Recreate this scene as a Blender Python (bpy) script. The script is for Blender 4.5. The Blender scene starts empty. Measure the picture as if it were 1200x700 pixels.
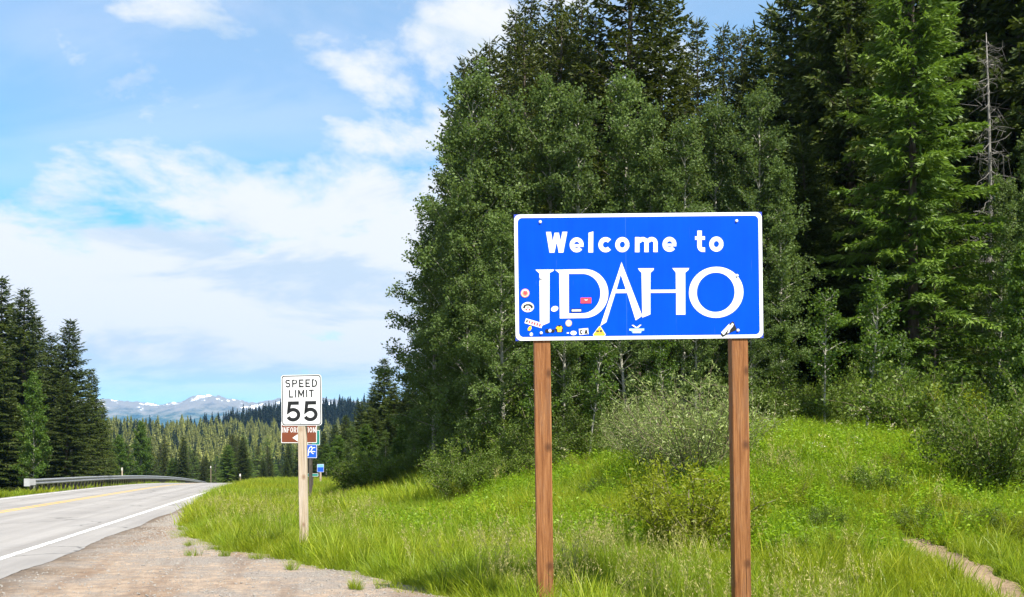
import bpy, math, random
import numpy as np
from mathutils import Vector
from mathutils.geometry import tessellate_polygon

scene = bpy.context.scene
COL = scene.collection
RAD = math.radians
F, EYE, HOR = 1167.0, 1.4, 545.0      # focal length in photo pixels, eye above road, horizon row

# ------------------------------------------------------------------ camera
cam_d = bpy.data.cameras.new('camera')
cam = bpy.data.objects.new('camera', cam_d); COL.objects.link(cam)
cam.location = (0, 0, EYE); cam.rotation_euler = (RAD(90), 0, 0)
cam_d.sensor_width = 36.0; cam_d.lens = 35.0; cam_d.shift_y = 0.1625
cam_d.clip_start = 0.05; cam_d.clip_end = 30000
scene.camera = cam

# ------------------------------------------------------------------ sun and sky
TOSUN = Vector((math.cos(RAD(55)) * 0.62, -math.cos(RAD(55)) * 0.785, math.sin(RAD(55))))
sun_d = bpy.data.lights.new('sun', 'SUN'); sun_d.energy = 4.6; sun_d.angle = RAD(0.5); sun_d.color = (1.0, 0.95, 0.86)
sun = bpy.data.objects.new('sun', sun_d); COL.objects.link(sun)
sun.rotation_euler = (-TOSUN).to_track_quat('-Z', 'Y').to_euler(); sun.location = (20, -20, 40)

world = bpy.data.worlds.new('World'); scene.world = world; world.use_nodes = True
wt = world.node_tree; wt.nodes.clear()
def wn(t, **k):
    n = wt.nodes.new(t)
    for a, b in k.items(): setattr(n, a, b)
    return n
def wl(a, b): wt.links.new(a, b)
def wmath(op, a, b=None, clamp=False):
    n = wn('ShaderNodeMath', operation=op); n.use_clamp = clamp
    for i, v in enumerate((a, b)):
        if v is None: continue
        if isinstance(v, (int, float)): n.inputs[i].default_value = v
        else: wl(v, n.inputs[i])
    return n.outputs[0]
def wramp(src, lo, hi):
    n = wn('ShaderNodeMapRange', interpolation_type='SMOOTHSTEP')
    n.inputs['From Min'].default_value = lo; n.inputs['From Max'].default_value = hi
    wl(src, n.inputs['Value']); return n.outputs[0]
sky = wn('ShaderNodeTexSky', sky_type='NISHITA'); sky.sun_disc = False
sky.sun_elevation = RAD(55); sky.sun_rotation = math.atan2(TOSUN.x, TOSUN.y)
sky.air_density = 1.0; sky.dust_density = 0.3; sky.ozone_density = 2.0
tc = wn('ShaderNodeTexCoord'); sep = wn('ShaderNodeSeparateXYZ'); wl(tc.outputs['Generated'], sep.inputs[0])
zz = wmath('MAXIMUM', sep.outputs['Z'], 0.0)
den = wmath('ADD', zz, 0.22)
comb = wn('ShaderNodeCombineXYZ')
wl(wmath('DIVIDE', sep.outputs['X'], den), comb.inputs[0]); wl(wmath('DIVIDE', sep.outputs['Y'], den), comb.inputs[1])
def cloud(scale, off, det, rough, dist, sx=1.0):
    mp = wn('ShaderNodeMapping'); mp.inputs['Location'].default_value = off; mp.inputs['Scale'].default_value = (sx, 1, 1)
    wl(comb.outputs[0], mp.inputs[0])
    n = wn('ShaderNodeTexNoise'); n.inputs['Scale'].default_value = scale; n.inputs['Detail'].default_value = det
    n.inputs['Roughness'].default_value = rough; n.inputs['Distortion'].default_value = dist
    wl(mp.outputs[0], n.inputs['Vector']); return n.outputs['Fac']
big = cloud(1.15, (3.1, 1.7, 0), 7, 0.55, 0.5)
puff = cloud(3.2, (0.4, 5.2, 0), 9, 0.6, 0.3)
veil = cloud(0.8, (7.7, 2.2, 0), 5, 0.5, 0.9, 0.45)
# a cloud deck that thickens towards the horizon, all round
low = wramp(zz, 0.30, 0.14)
m = wmath('ADD', wmath('MULTIPLY', big, 0.55), wmath('MULTIPLY', puff, 0.45))
m = wmath('ADD', m, wmath('MULTIPLY', low, 0.115))
mask = wramp(m, 0.44, 0.555)
veilm = wmath('MULTIPLY', wramp(veil, 0.40, 0.62), 0.42)
mask = wmath('MAXIMUM', mask, veilm)
clear = wramp(zz, 0.035, 0.11)                      # clear strip just over the far ranges
mask = wmath('MULTIPLY', mask, wmath('ADD', wmath('MULTIPLY', clear, 0.62), 0.38))
shade = cloud(2.4, (1.3, 9.2, 0), 8, 0.6, 0.4, 0.7)
cw = wn('ShaderNodeMix', data_type='RGBA')
cw.inputs['A'].default_value = (3.6, 4.2, 4.7, 1); cw.inputs['B'].default_value = (5.15, 5.2, 5.2, 1)
wl(wramp(shade, 0.38, 0.54), cw.inputs['Factor'])
skc = wn('ShaderNodeMix', data_type='RGBA', blend_type='MULTIPLY'); skc.inputs['Factor'].default_value = 1
skc.inputs['B'].default_value = (0.40, 1.00, 1.22, 1); wl(sky.outputs[0], skc.inputs['A'])
mx = wn('ShaderNodeMix', data_type='RGBA'); wl(mask, mx.inputs['Factor']); wl(skc.outputs['Result'], mx.inputs['A']); wl(cw.outputs['Result'], mx.inputs['B'])
bg = wn('ShaderNodeBackground'); bg.inputs['Strength'].default_value = 0.08; wl(mx.outputs['Result'], bg.inputs['Color'])
wo = wn('ShaderNodeOutputWorld'); wl(bg.outputs[0], wo.inputs['Surface'])

vs = scene.view_settings
vs.view_transform = 'Standard'; vs.look = 'None'; vs.gamma = 1.0; vs.exposure = 1.3; vs.use_curve_mapping = False
cy = scene.cycles
cy.max_bounces = 6; cy.diffuse_bounces = 3; cy.glossy_bounces = 2; cy.transmission_bounces = 4
cy.transparent_max_bounces = 4; cy.volume_bounces = 0; cy.caustics_reflective = False; cy.caustics_refractive = False
cy.use_denoising = True; cy.sample_clamp_indirect = 4.0

# ------------------------------------------------------------------ helpers
def mesh_from(name, verts, tris=None, quads=None, attrs=None, mats=None, tri_mat=None, smooth=False):
    """verts (N,3); tris (T,3); quads (Q,4); attrs {name: per-vertex float}"""
    me = bpy.data.meshes.new(name)
    verts = np.asarray(verts, dtype=np.float32).reshape(-1, 3)
    me.vertices.add(len(verts)); me.vertices.foreach_set('co', verts.ravel())
    idx = []; tot = []
    if tris is not None and len(tris): t = np.asarray(tris, dtype=np.int32); idx.append(t.ravel()); tot.append(np.full(len(t), 3, np.int32))
    if quads is not None and len(quads): q = np.asarray(quads, dtype=np.int32); idx.append(q.ravel()); tot.append(np.full(len(q), 4, np.int32))
    if idx:
        idx = np.concatenate(idx); tot = np.concatenate(tot)
        me.loops.add(len(idx)); me.loops.foreach_set('vertex_index', idx)
        me.polygons.add(len(tot)); st = np.concatenate([[0], np.cumsum(tot)[:-1]]).astype(np.int32)
        me.polygons.foreach_set('loop_start', st); me.polygons.foreach_set('loop_total', tot)
        if smooth: me.polygons.foreach_set('use_smooth', np.ones(len(tot), dtype=bool))
    for k, v in (attrs or {}).items():
        a = me.attributes.new(k, 'FLOAT', 'POINT'); a.data.foreach_set('value', np.asarray(v, dtype=np.float32))
    for m_ in (mats or []): me.materials.append(m_)
    me.update(calc_edges=True); me.validate()
    return me

def link(name, me, parent=None, loc=None):
    o = bpy.data.objects.new(name, me); COL.objects.link(o)
    if parent: o.parent = parent
    if loc is not None: o.location = loc
    return o
def tag(o, label=None, cat=None, group=None, kind=None):
    if label: o['label'] = label
    if cat: o['category'] = cat
    if group: o['group'] = group
    if kind: o['kind'] = kind
    return o
def thing(name, label, cat, loc=(0, 0, 0), group=None, rot=(0, 0, 0)):
    o = bpy.data.objects.new(name, None); COL.objects.link(o); o.location = loc; o.rotation_euler = rot
    o.empty_display_size = 0.2
    return tag(o, label, cat, group)

class MB:
    """collects geometry for one mesh"""
    def __init__(s): s.v = []; s.f = []
    def add(s, vs_, fs_):
        b = len(s.v); s.v += [tuple(p) for p in vs_]; s.f += [tuple(b + i for i in f) for f in fs_]
    def box(s, x0, x1, y0, y1, z0, z1):
        s.add([(x0,y0,z0),(x1,y0,z0),(x1,y1,z0),(x0,y1,z0),(x0,y0,z1),(x1,y0,z1),(x1,y1,z1),(x0,y1,z1)],
              [(0,3,2,1),(4,5,6,7),(0,1,5,4),(1,2,6,5),(2,3,7,6),(3,0,4,7)])
    def bevel_box(s, x0, x1, y0, y1, z0, z1, b=0.008):
        """upright post with chamfered long edges"""
        ring = [(x0+b,y0),(x1-b,y0),(x1,y0+b),(x1,y1-b),(x1-b,y1),(x0+b,y1),(x0,y1-b),(x0,y0+b)]
        n = 12; base = []
        for i in range(n + 1):
            base += [(p[0], p[1], z0 + (z1 - z0) * i / n) for p in ring]
        fs = [(k*8+j, k*8+(j+1) % 8, (k+1)*8+(j+1) % 8, (k+1)*8+j) for k in range(n) for j in range(8)]
        fs += [tuple(range(7, -1, -1)), tuple(n*8 + j for j in range(8))]
        s.add(base, fs)
    def poly(s, loops, y):
        """flat polygon(s with holes) in the x-z plane, facing -y"""
        pts = [p for l in loops for p in l]
        t = tessellate_polygon([[Vector((p[0], p[1], 0)) for p in l] for l in loops])
        out = []
        for a, b, c in t:
            A, B, C = pts[a], pts[b], pts[c]
            area = (B[0]-A[0])*(C[1]-A[1]) - (B[1]-A[1])*(C[0]-A[0])
            out.append((a, b, c) if area > 0 else (a, c, b))
        s.add([(p[0], y, p[1]) for p in pts], out)
    def ribbon(s, pts, w, y):
        n = len(pts); L = []; R = []
        for i in range(n):
            p = np.array(pts[i], float)
            d0 = np.array(pts[i], float) - np.array(pts[i-1], float) if i else None
            d1 = np.array(pts[i+1], float) - np.array(pts[i], float) if i < n-1 else None
            if d0 is None: d0 = d1
            if d1 is None: d1 = d0
            d0 = d0/np.linalg.norm(d0); d1 = d1/np.linalg.norm(d1)
            n0 = np.array([-d0[1], d0[0]]); n1 = np.array([-d1[1], d1[0]])
            mm = n0+n1; ln = np.linalg.norm(mm); mm = mm/ln if ln > 1e-6 else n0
            k = 1/max(0.45, float(mm @ n0))
            L.append(p + mm*w/2*k); R.append(p - mm*w/2*k)
        s.add([(p[0], y, p[1]) for p in L+R], [(i, n+i, n+i+1, i+1) for i in range(n-1)])
    def tube(s, pts, rads, k=6, cap=True):
        pts = [Vector(p) for p in pts]; base = []
        for i, p in enumerate(pts):
            d = (pts[min(i+1, len(pts)-1)] - pts[max(i-1, 0)]).normalized()
            a = d.cross(Vector((0.31, 0.17, 0.93)) if abs(d.z) < 0.9 else Vector((1, 0, 0))).normalized(); b = d.cross(a)
            for j in range(k):
                t = 2*math.pi*j/k
                base.append(p + (a*math.cos(t) + b*math.sin(t))*rads[i])
        fs = [(i*k+j, i*k+(j+1) % k, (i+1)*k+(j+1) % k, (i+1)*k+j) for i in range(len(pts)-1) for j in range(k)]
        if cap: fs += [tuple(range(k-1, -1, -1)), tuple((len(pts)-1)*k+j for j in range(k))]
        s.add(base, fs)
    def build(s, name, mat, parent=None, smooth=False):
        me = bpy.data.meshes.new(name); me.from_pydata(s.v, [], s.f)
        if mat: me.materials.append(mat)
        if smooth: me.polygons.foreach_set('use_smooth', np.ones(len(me.polygons), dtype=bool))
        me.update(); return link(name, me, parent)

# ------------------------------------------------------------------ materials
class NT:
    def __init__(s, name):
        s.m = bpy.data.materials.new(name); s.m.use_nodes = True; s.t = s.m.node_tree; s.t.nodes.clear()
        s.out = s.n('ShaderNodeOutputMaterial')
    def n(s, t, **k):
        n = s.t.nodes.new(t)
        for a, b in k.items(): setattr(n, a, b)
        return n
    def set(s, sock, v):
        if isinstance(v, bpy.types.NodeSocket): s.t.links.new(v, sock)
        else: sock.default_value = v
    def noise(s, scale, det=4, rough=0.55, vec=None, dist=0.0):
        n = s.n('ShaderNodeTexNoise'); n.inputs['Scale'].default_value = scale; n.inputs['Detail'].default_value = det
        n.inputs['Roughness'].default_value = rough; n.inputs['Distortion'].default_value = dist
        if vec is not None: s.set(n.inputs['Vector'], vec)
        return n.outputs['Fac']
    def pos(s): return s.n('ShaderNodeNewGeometry').outputs['Position']
    def obj(s): return s.n('ShaderNodeTexCoord').outputs['Object']
    def scale(s, vec, sc):
        n = s.n('ShaderNodeMapping'); n.inputs['Scale'].default_value = sc; s.set(n.inputs[0], vec); return n.outputs[0]
    def ramp(s, fac, stops):
        n = s.n('ShaderNodeValToRGB'); cr = n.color_ramp
        while len(cr.elements) < len(stops): cr.elements.new(0.5)
        for e, (p, c) in zip(cr.elements, stops): e.position = p; e.color = (*c, 1)
        s.set(n.inputs[0], fac); return n.outputs[0]
    def rng(s, v, a, b, c=0.0, d=1.0):
        n = s.n('ShaderNodeMapRange'); n.inputs[1].default_value = a; n.inputs[2].default_value = b
        n.inputs[3].default_value = c; n.inputs[4].default_value = d; s.set(n.inputs[0], v); return n.outputs[0]
    def mix(s, f, a, b, mode='MIX'):
        n = s.n('ShaderNodeMix', data_type='RGBA', blend_type=mode)
        s.set(n.inputs['Factor'], f)
        s.set(n.inputs['A'], a if isinstance(a, bpy.types.NodeSocket) else (*a, 1))
        s.set(n.inputs['B'], b if isinstance(b, bpy.types.NodeSocket) else (*b, 1)); return n.outputs['Result']
    def math(s, op, a, b=0.0):
        n = s.n('ShaderNodeMath', operation=op); s.set(n.inputs[0], a); s.set(n.inputs[1], b); return n.outputs[0]
    def along(s, vec, sc):
        n = s.n('ShaderNodeMapping'); n.inputs['Rotation'].default_value = (0, 0, -math.atan(0.222)); s.set(n.inputs[0], vec); return s.scale(n.outputs[0], sc)
    def attr(s, name): return s.n('ShaderNodeAttribute', attribute_name=name).outputs['Fac']
    def bump(s, h, strength, dist):
        n = s.n('ShaderNodeBump'); n.inputs['Strength'].default_value = strength; n.inputs['Distance'].default_value = dist
        s.set(n.inputs['Height'], h); return n.outputs[0]
    def bsdf(s, color, rough=0.8, spec=0.3, metal=0.0, normal=None):
        b = s.n('ShaderNodeBsdfPrincipled')
        s.set(b.inputs['Base Color'], color if isinstance(color, bpy.types.NodeSocket) else (*color, 1))
        s.set(b.inputs['Roughness'], rough); s.set(b.inputs['Specular IOR Level'], spec); s.set(b.inputs['Metallic'], metal)
        if normal is not None: s.set(b.inputs['Normal'], normal)
        return b.outputs[0]
    def done(s, sh): s.t.links.new(sh, s.out.inputs['Surface']); return s.m

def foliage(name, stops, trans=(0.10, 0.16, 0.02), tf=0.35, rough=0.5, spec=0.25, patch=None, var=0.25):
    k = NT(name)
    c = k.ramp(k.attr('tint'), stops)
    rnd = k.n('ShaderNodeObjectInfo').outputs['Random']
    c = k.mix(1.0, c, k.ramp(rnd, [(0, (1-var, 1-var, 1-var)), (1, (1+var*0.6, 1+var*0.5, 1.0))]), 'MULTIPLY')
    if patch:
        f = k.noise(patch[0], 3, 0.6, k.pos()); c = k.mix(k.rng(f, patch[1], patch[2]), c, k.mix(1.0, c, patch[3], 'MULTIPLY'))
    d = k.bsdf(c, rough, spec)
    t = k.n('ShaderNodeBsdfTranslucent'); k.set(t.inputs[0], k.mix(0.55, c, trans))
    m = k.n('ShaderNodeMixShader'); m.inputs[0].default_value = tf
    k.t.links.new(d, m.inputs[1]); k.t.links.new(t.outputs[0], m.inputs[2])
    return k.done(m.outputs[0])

def bark(name, a, b, zs=1.0, sc=9):
    k = NT(name); v = k.scale(k.obj(), (1, 1, 0.25*zs))
    f = k.noise(sc, 6, 0.65, v)
    return k.done(k.bsdf(k.ramp(f, [(0.3, a), (0.7, b)]), 0.9, 0.15, normal=k.bump(f, 0.6, 0.03)))

def plain(name, c, rough=0.5, spec=0.4, metal=0.0, wear=0.08, scale=6.0):
    k = NT(name); f = k.noise(scale, 5, 0.6, k.obj())
    lo = tuple(x*(1-wear*2) for x in c); hi = tuple(min(1, x*(1+wear)) for x in c)
    return k.done(k.bsdf(k.ramp(f, [(0.3, lo), (0.7, hi)]), rough, spec, metal))

M = {}
M['aspen_leaf'] = foliage('aspen_leaf', [(0, (0.0455, 0.0808, 0.0158)), (0.6, (0.0917, 0.1473, 0.0334)), (1, (0.1835, 0.2471, 0.0924))], (0.1747, 0.2471, 0.0352), 0.38, 0.6, 0.2)
M['birch_leaf'] = foliage('birch_leaf', [(0, (0.0350, 0.0782, 0.0090)), (0.6, (0.0650, 0.1242, 0.0144)), (1, (0.1100, 0.1656, 0.0270))], (0.1600, 0.2484, 0.0180), 0.4)
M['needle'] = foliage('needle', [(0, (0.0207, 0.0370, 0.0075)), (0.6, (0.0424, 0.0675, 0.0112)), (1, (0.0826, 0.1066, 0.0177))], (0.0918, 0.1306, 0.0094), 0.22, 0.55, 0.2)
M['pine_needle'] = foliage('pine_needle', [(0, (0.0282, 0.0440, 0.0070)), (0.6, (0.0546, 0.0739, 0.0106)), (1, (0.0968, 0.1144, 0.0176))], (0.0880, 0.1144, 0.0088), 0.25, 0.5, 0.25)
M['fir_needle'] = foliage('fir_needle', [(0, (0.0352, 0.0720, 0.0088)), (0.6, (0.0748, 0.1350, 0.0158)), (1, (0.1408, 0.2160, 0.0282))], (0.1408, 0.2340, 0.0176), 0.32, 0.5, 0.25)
M['far_needle'] = foliage('far_needle', [(0, (0.020, 0.036, 0.012)), (1, (0.045, 0.065, 0.020))], (0.05, 0.08, 0.01), 0.15)
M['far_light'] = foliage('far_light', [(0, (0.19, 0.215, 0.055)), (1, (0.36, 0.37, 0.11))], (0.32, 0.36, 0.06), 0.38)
M['far_dark'] = foliage('far_dark', [(0, (0.0102, 0.0204, 0.0102)), (1, (0.0221, 0.0374, 0.0153))], (0.0255, 0.0425, 0.0085), 0.15)  # deep green; on the right-hand hill it stands in for cloud shadow
M['willow'] = foliage('willow', [(0, (0.1256, 0.1805, 0.0448)), (0.6, (0.2387, 0.3029, 0.0848)), (1, (0.3895, 0.4384, 0.1596))], (0.2513, 0.3351, 0.0798), 0.3, 0.5, 0.3)
M['bush_yellow'] = foliage('bush_yellow', [(0, (0.1170, 0.1530, 0.0072)), (0.6, (0.2160, 0.2610, 0.0126)), (1, (0.3240, 0.3510, 0.0270))], (0.3600, 0.4140, 0.0180), 0.45)
M['bush_green'] = foliage('bush_green', [(0, (0.05, 0.088, 0.010)), (0.6, (0.10, 0.155, 0.016)), (1, (0.175, 0.225, 0.035))], (0.14, 0.22, 0.02), 0.35)
GR = [(0, (0.105, 0.180, 0.010)), (0.5, (0.205, 0.310, 0.016)), (1, (0.37, 0.43, 0.045))]
M['grass'] = foliage('grass', GR, (0.34, 0.42, 0.015), 0.48, 0.45, 0.3, patch=(0.35, 0.45, 0.65, (1.32, 1.10, 0.9)))
M['far_grass'] = foliage('far_grass', GR, (0.22, 0.28, 0.015), 0.38, 0.5, 0.25, patch=(0.12, 0.40, 0.6, (1.3, 1.05, 0.9)))
M['seed'] = foliage('seed', [(0, (0.26, 0.30, 0.06)), (0.6, (0.40, 0.37, 0.13)), (1, (0.56, 0.47, 0.24))], (0.46, 0.42, 0.14), 0.4)
M['herb'] = foliage('herb', [(0, (0.1109, 0.2072, 0.0080)), (0.6, (0.1966, 0.3248, 0.0120)), (1, (0.2923, 0.4144, 0.0200))], (0.3427, 0.5152, 0.0150), 0.45)
M['flower'] = foliage('flower', [(0, (0.5, 0.42, 0.05)), (1, (0.75, 0.72, 0.62))], (0.5, 0.5, 0.3), 0.3)
M['aspen_bark'] = bark('aspen_bark', (0.16, 0.15, 0.12), (0.46, 0.44, 0.37), 4, 7)
M['dark_bark'] = bark('dark_bark', (0.045, 0.035, 0.028), (0.15, 0.12, 0.095))
M['snag_bark'] = bark('snag_bark', (0.11, 0.10, 0.088), (0.27, 0.25, 0.225))
M['twig'] = bark('twig', (0.10, 0.08, 0.05), (0.24, 0.20, 0.14))

def ground_mat():
    k = NT('meadow_soil'); p = k.pos()
    a = k.noise(0.5, 5, 0.6, p); b = k.noise(9.0, 5, 0.65, p)
    c = k.ramp(b, [(0.25, (0.040, 0.055, 0.008)), (0.5, (0.085, 0.120, 0.012)), (0.75, (0.15, 0.155, 0.035))])
    c2 = k.ramp(b, [(0.3, (0.045, 0.034, 0.016)), (0.7, (0.10, 0.085, 0.035))])
    c = k.mix(k.math('MAXIMUM', k.rng(a, 0.52, 0.68), k.rng(k.attr('wood'), 0.2, 0.8)), c, c2)
    return k.done(k.bsdf(c, 0.95, 0.1, normal=k.bump(b, 0.8, 0.06)))
M['ground'] = ground_mat()

def gravel_mat():
    k = NT('gravel'); p = k.pos()
    vo = k.n('ShaderNodeTexVoronoi'); vo.inputs['Scale'].default_value = 42; k.set(vo.inputs['Vector'], p)
    vo2 = k.n('ShaderNodeTexVoronoi'); vo2.inputs['Scale'].default_value = 110; k.set(vo2.inputs['Vector'], p)
    big_ = k.noise(0.55, 6, 0.6, p); mid = k.noise(4.0, 6, 0.7, p); fine = k.noise(60, 3, 0.7, p)
    stone = k.mix(0.75, k.ramp(vo.outputs['Color'], [(0.0, (0.17, 0.137, 0.118)), (0.5, (0.40, 0.345, 0.30)), (1, (0.70, 0.63, 0.565))]),
                  k.ramp(fine, [(0.3, (0.20, 0.165, 0.135)), (0.7, (0.46, 0.40, 0.35))]))
    dirt = k.ramp(mid, [(0.3, (0.27, 0.190, 0.135)), (0.55, (0.47, 0.355, 0.262)), (0.8, (0.62, 0.495, 0.385))])
    c = k.mix(k.rng(k.math('ADD', big_, k.math('MULTIPLY', k.math('SUBTRACT', mid, 0.5), 0.6)), 0.40, 0.58), stone, dirt)
    rut = k.noise(1.6, 5, 0.6, k.along(p, (1.0, 0.10, 1)))
    c = k.mix(k.rng(rut, 0.48, 0.66), c, k.mix(1.0, c, (0.70, 0.63, 0.58), 'MULTIPLY'))
    # darker oily, damp earth worn along the pavement edge
    wet = k.rng(k.math('ADD', k.attr('edge'), k.math('MULTIPLY', k.math('SUBTRACT', big_, 0.5), 1.6)), 0.35, 0.85)
    c = k.mix(k.math('MULTIPLY', wet, 0.75), c, k.ramp(mid, [(0.3, (0.085, 0.062, 0.045)), (0.7, (0.19, 0.145, 0.105))]))
    h = k.math('ADD', k.math('MULTIPLY', vo.outputs['Distance'], -0.8), k.math('MULTIPLY', vo2.outputs['Distance'], -0.4))
    h = k.math('ADD', h, k.math('MULTIPLY', mid, 1.2))
    return k.done(k.bsdf(c, 0.92, 0.2, normal=k.bump(h, 1.0, 0.045)))
M['gravel'] = gravel_mat()

def path_mat():
    k = NT('dirt_path'); p = k.pos(); f = k.noise(6, 7, 0.65, p); g = k.noise(70, 3, 0.6, p)
    c = k.ramp(f, [(0.3, (0.15, 0.098, 0.060)), (0.7, (0.30, 0.21, 0.14))])
    c = k.mix(0.3, c, k.ramp(g, [(0.3, (0.11, 0.08, 0.055)), (0.7, (0.34, 0.27, 0.20))]))
    return k.done(k.bsdf(c, 0.95, 0.1, normal=k.bump(k.math('ADD', f, k.math('MULTIPLY', g, 0.3)), 0.7, 0.05)))
M['path'] = path_mat()

def asphalt_mat():
    k = NT('asphalt'); p = k.pos()
    fine = k.noise(85, 4, 0.75, p); big_ = k.noise(0.25, 6, 0.6, p)
    streak = k.noise(1.4, 5, 0.6, k.along(p, (1.0, 0.02, 1)))
    c = k.ramp(fine, [(0.25, (0.17, 0.160, 0.152)), (0.5, (0.275, 0.261, 0.248)), (0.75, (0.39, 0.37, 0.352))])
    c = k.mix(k.rng(streak, 0.4, 0.7), c, k.mix(1.0, c, (0.72, 0.71, 0.70), 'MULTIPLY'))
    c = k.mix(k.rng(big_, 0.45, 0.65), c, k.mix(1.0, c, (0.86, 0.86, 0.87), 'MULTIPLY'))
    vo = k.n('ShaderNodeTexVoronoi', feature='DISTANCE_TO_EDGE'); vo.inputs['Scale'].default_value = 0.22
    wob = k.n('ShaderNodeVectorMath', operation='ADD'); k.set(wob.inputs[0], p)
    nz = k.n('ShaderNodeTexNoise'); nz.inputs['Scale'].default_value = 1.1; nz.inputs['Detail'].default_value = 5; k.set(nz.inputs['Vector'], p)
    k.set(wob.inputs[1], nz.outputs['Color']); k.set(vo.inputs['Vector'], wob.outputs[0])
    crack = k.math('MULTIPLY', k.rng(vo.outputs['Distance'], 0.010, 0.0), k.rng(k.noise(0.35, 2, 0.5, p), 0.44, 0.5))
    c = k.mix(crack, c, (0.07, 0.068, 0.066))
    return k.done(k.bsdf(c, 0.85, 0.25, normal=k.bump(fine, 0.5, 0.01)))
M['asphalt'] = asphalt_mat()

def paint(name, col, base):
    k = NT(name); p = k.pos(); f = k.noise(14, 6, 0.7, p); g = k.noise(2.0, 3, 0.6, p)
    w = k.rng(k.math('ADD', f, k.math('MULTIPLY', k.math('SUBTRACT', g, 0.5), 0.9)), 0.50, 0.64)
    return k.done(k.bsdf(k.mix(w, col, base), 0.7, 0.3))
M['white_line'] = paint('white_line', (0.72, 0.71, 0.68), (0.30, 0.29, 0.285))
M['yellow_line'] = paint('yellow_line', (0.62, 0.37, 0.06), (0.34, 0.29, 0.19))

def wood_mat(name, dark, mid, light, knot, seed):
    k = NT(name); o = k.obj()
    mp = k.n('ShaderNodeMapping'); mp.inputs['Location'].default_value = (seed, seed*1.7, seed*0.9); k.set(mp.inputs[0], o); o = mp.outputs[0]
    nz = k.noise(2.2, 3, 0.5, o)
    g = k.noise(1.0, 6, 0.7, k.scale(o, (70, 70, 2.6)), 0.6)
    g2 = k.noise(1.0, 4, 0.6, k.scale(o, (16, 16, 0.9)), 0.8)
    c = k.ramp(g, [(0.30, dark), (0.5, mid), (0.72, light)])
    c = k.mix(k.rng(g2, 0.4, 0.65), c, k.mix(1.0, c, (0.76, 0.70, 0.62), 'MULTIPLY'))
    c = k.mix(k.rng(k.noise(1.0, 5, 0.65, k.scale(o, (9, 9, 1.6))), 0.50, 0.72, 0.0, 0.55), c, k.mix(0.5, c, tuple(sum(mid)/3*q for q in (1.15, 1.0, 0.85))))
    vo = k.n('ShaderNodeTexVoronoi', voronoi_dimensions='2D'); vo.inputs['Scale'].default_value = 1.0
    sp_ = k.n('ShaderNodeSeparateXYZ'); k.set(sp_.inputs[0], o); cb = k.n('ShaderNodeCombineXYZ')
    k.set(cb.inputs[0], k.math('MULTIPLY', k.math('ADD', sp_.outputs[0], sp_.outputs[1]), 6.0)); k.set(cb.inputs[1], k.math('MULTIPLY', sp_.outputs[2], 4.4)); k.set(vo.inputs['Vector'], cb.outputs[0])
    sc_ = k.n('ShaderNodeSeparateColor'); k.set(sc_.inputs[0], vo.outputs['Color'])
    kn = k.math('MULTIPLY', k.rng(k.math('ADD', vo.outputs['Distance'], k.math('MULTIPLY', g2, 0.30)), 0.42, 0.22), k.rng(sc_.outputs[0], 0.66, 0.72))
    c = k.mix(k.math('MULTIPLY', kn, 0.85), c, knot)
    ck = k.rng(k.noise(1.0, 3, 0.5, k.scale(o, (48, 48, 0.9))), 0.66, 0.70)
    c = k.mix(k.math('MULTIPLY', ck, 0.8), c, tuple(x*0.4 for x in dark))
    return k.done(k.bsdf(c, 0.72, 0.25, normal=k.bump(k.math('ADD', g, k.math('MULTIPLY', kn, 0.5)), 0.5, 0.006)))
M['post_wood'] = wood_mat('post_wood', (0.125, 0.043, 0.013), (0.26, 0.105, 0.036), (0.42, 0.205, 0.082), (0.085, 0.032, 0.012), 3.3)
M['pale_wood'] = wood_mat('pale_wood', (0.33, 0.26, 0.19), (0.52, 0.435, 0.34), (0.66, 0.58, 0.48), (0.24, 0.14, 0.08), 7.7)

def sheet_mat():
    k = NT('sign_blue'); o = k.obj(); f = k.noise(2.0, 6, 0.6, o); g = k.noise(1.0, 4, 0.6, k.scale(o, (14, 1, 0.8)))
    c = k.ramp(k.math('ADD', k.math('MULTIPLY', f, 0.6), k.math('MULTIPLY', g, 0.4)), [(0.35, (0.0, 0.060, 0.62)), (0.65, (0.0, 0.076, 0.78))])
    sx_ = k.n('ShaderNodeSeparateXYZ'); k.set(sx_.inputs[0], o)
    seam = k.rng(k.math('ABSOLUTE', k.math('ADD', sx_.outputs[0], 0.125)), 0.004, 0.001)
    c = k.mix(k.math('MULTIPLY', seam, 0.35), c, (0.08, 0.18, 0.72))
    sc = k.rng(k.noise(1.0, 3, 0.6, k.scale(o, (60, 60, 3))), 0.70, 0.74)
    c = k.mix(k.math('MULTIPLY', sc, 0.25), c, (0.06, 0.14, 0.55))
    return k.done(k.bsdf(c, 0.5, 0.06))
M['sign_blue'] = sheet_mat()
M['corner_blue'] = plain('corner_blue', (0.035, 0.065, 0.45), 0.45, 0.4, wear=0.05)
M['sign_white'] = plain('sign_white', (0.82, 0.82, 0.82), 0.4, 0.4, wear=0.02)
M['dull_white'] = plain('dull_white', (0.70, 0.70, 0.68), 0.5, 0.4, wear=0.06)
M['black'] = plain('black', (0.012, 0.012, 0.013), 0.45, 0.4)
M['brown_sign'] = plain('brown_sign', (0.20, 0.052, 0.020), 0.45, 0.4, wear=0.06)
M['teal_sign'] = plain('teal_sign', (0.01, 0.23, 0.19), 0.45, 0.4)
M['info_blue'] = plain('info_blue', (0.010, 0.10, 0.62), 0.45, 0.4)
M['light_blue'] = plain('light_blue', (0.22, 0.50, 0.80), 0.45, 0.4)
M['red'] = plain('red', (0.75, 0.06, 0.10), 0.5, 0.4)
M['orange'] = plain('orange', (0.80, 0.28, 0.16), 0.5, 0.4)
M['yellow'] = plain('yellow', (0.85, 0.56, 0.02), 0.5, 0.4)
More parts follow.
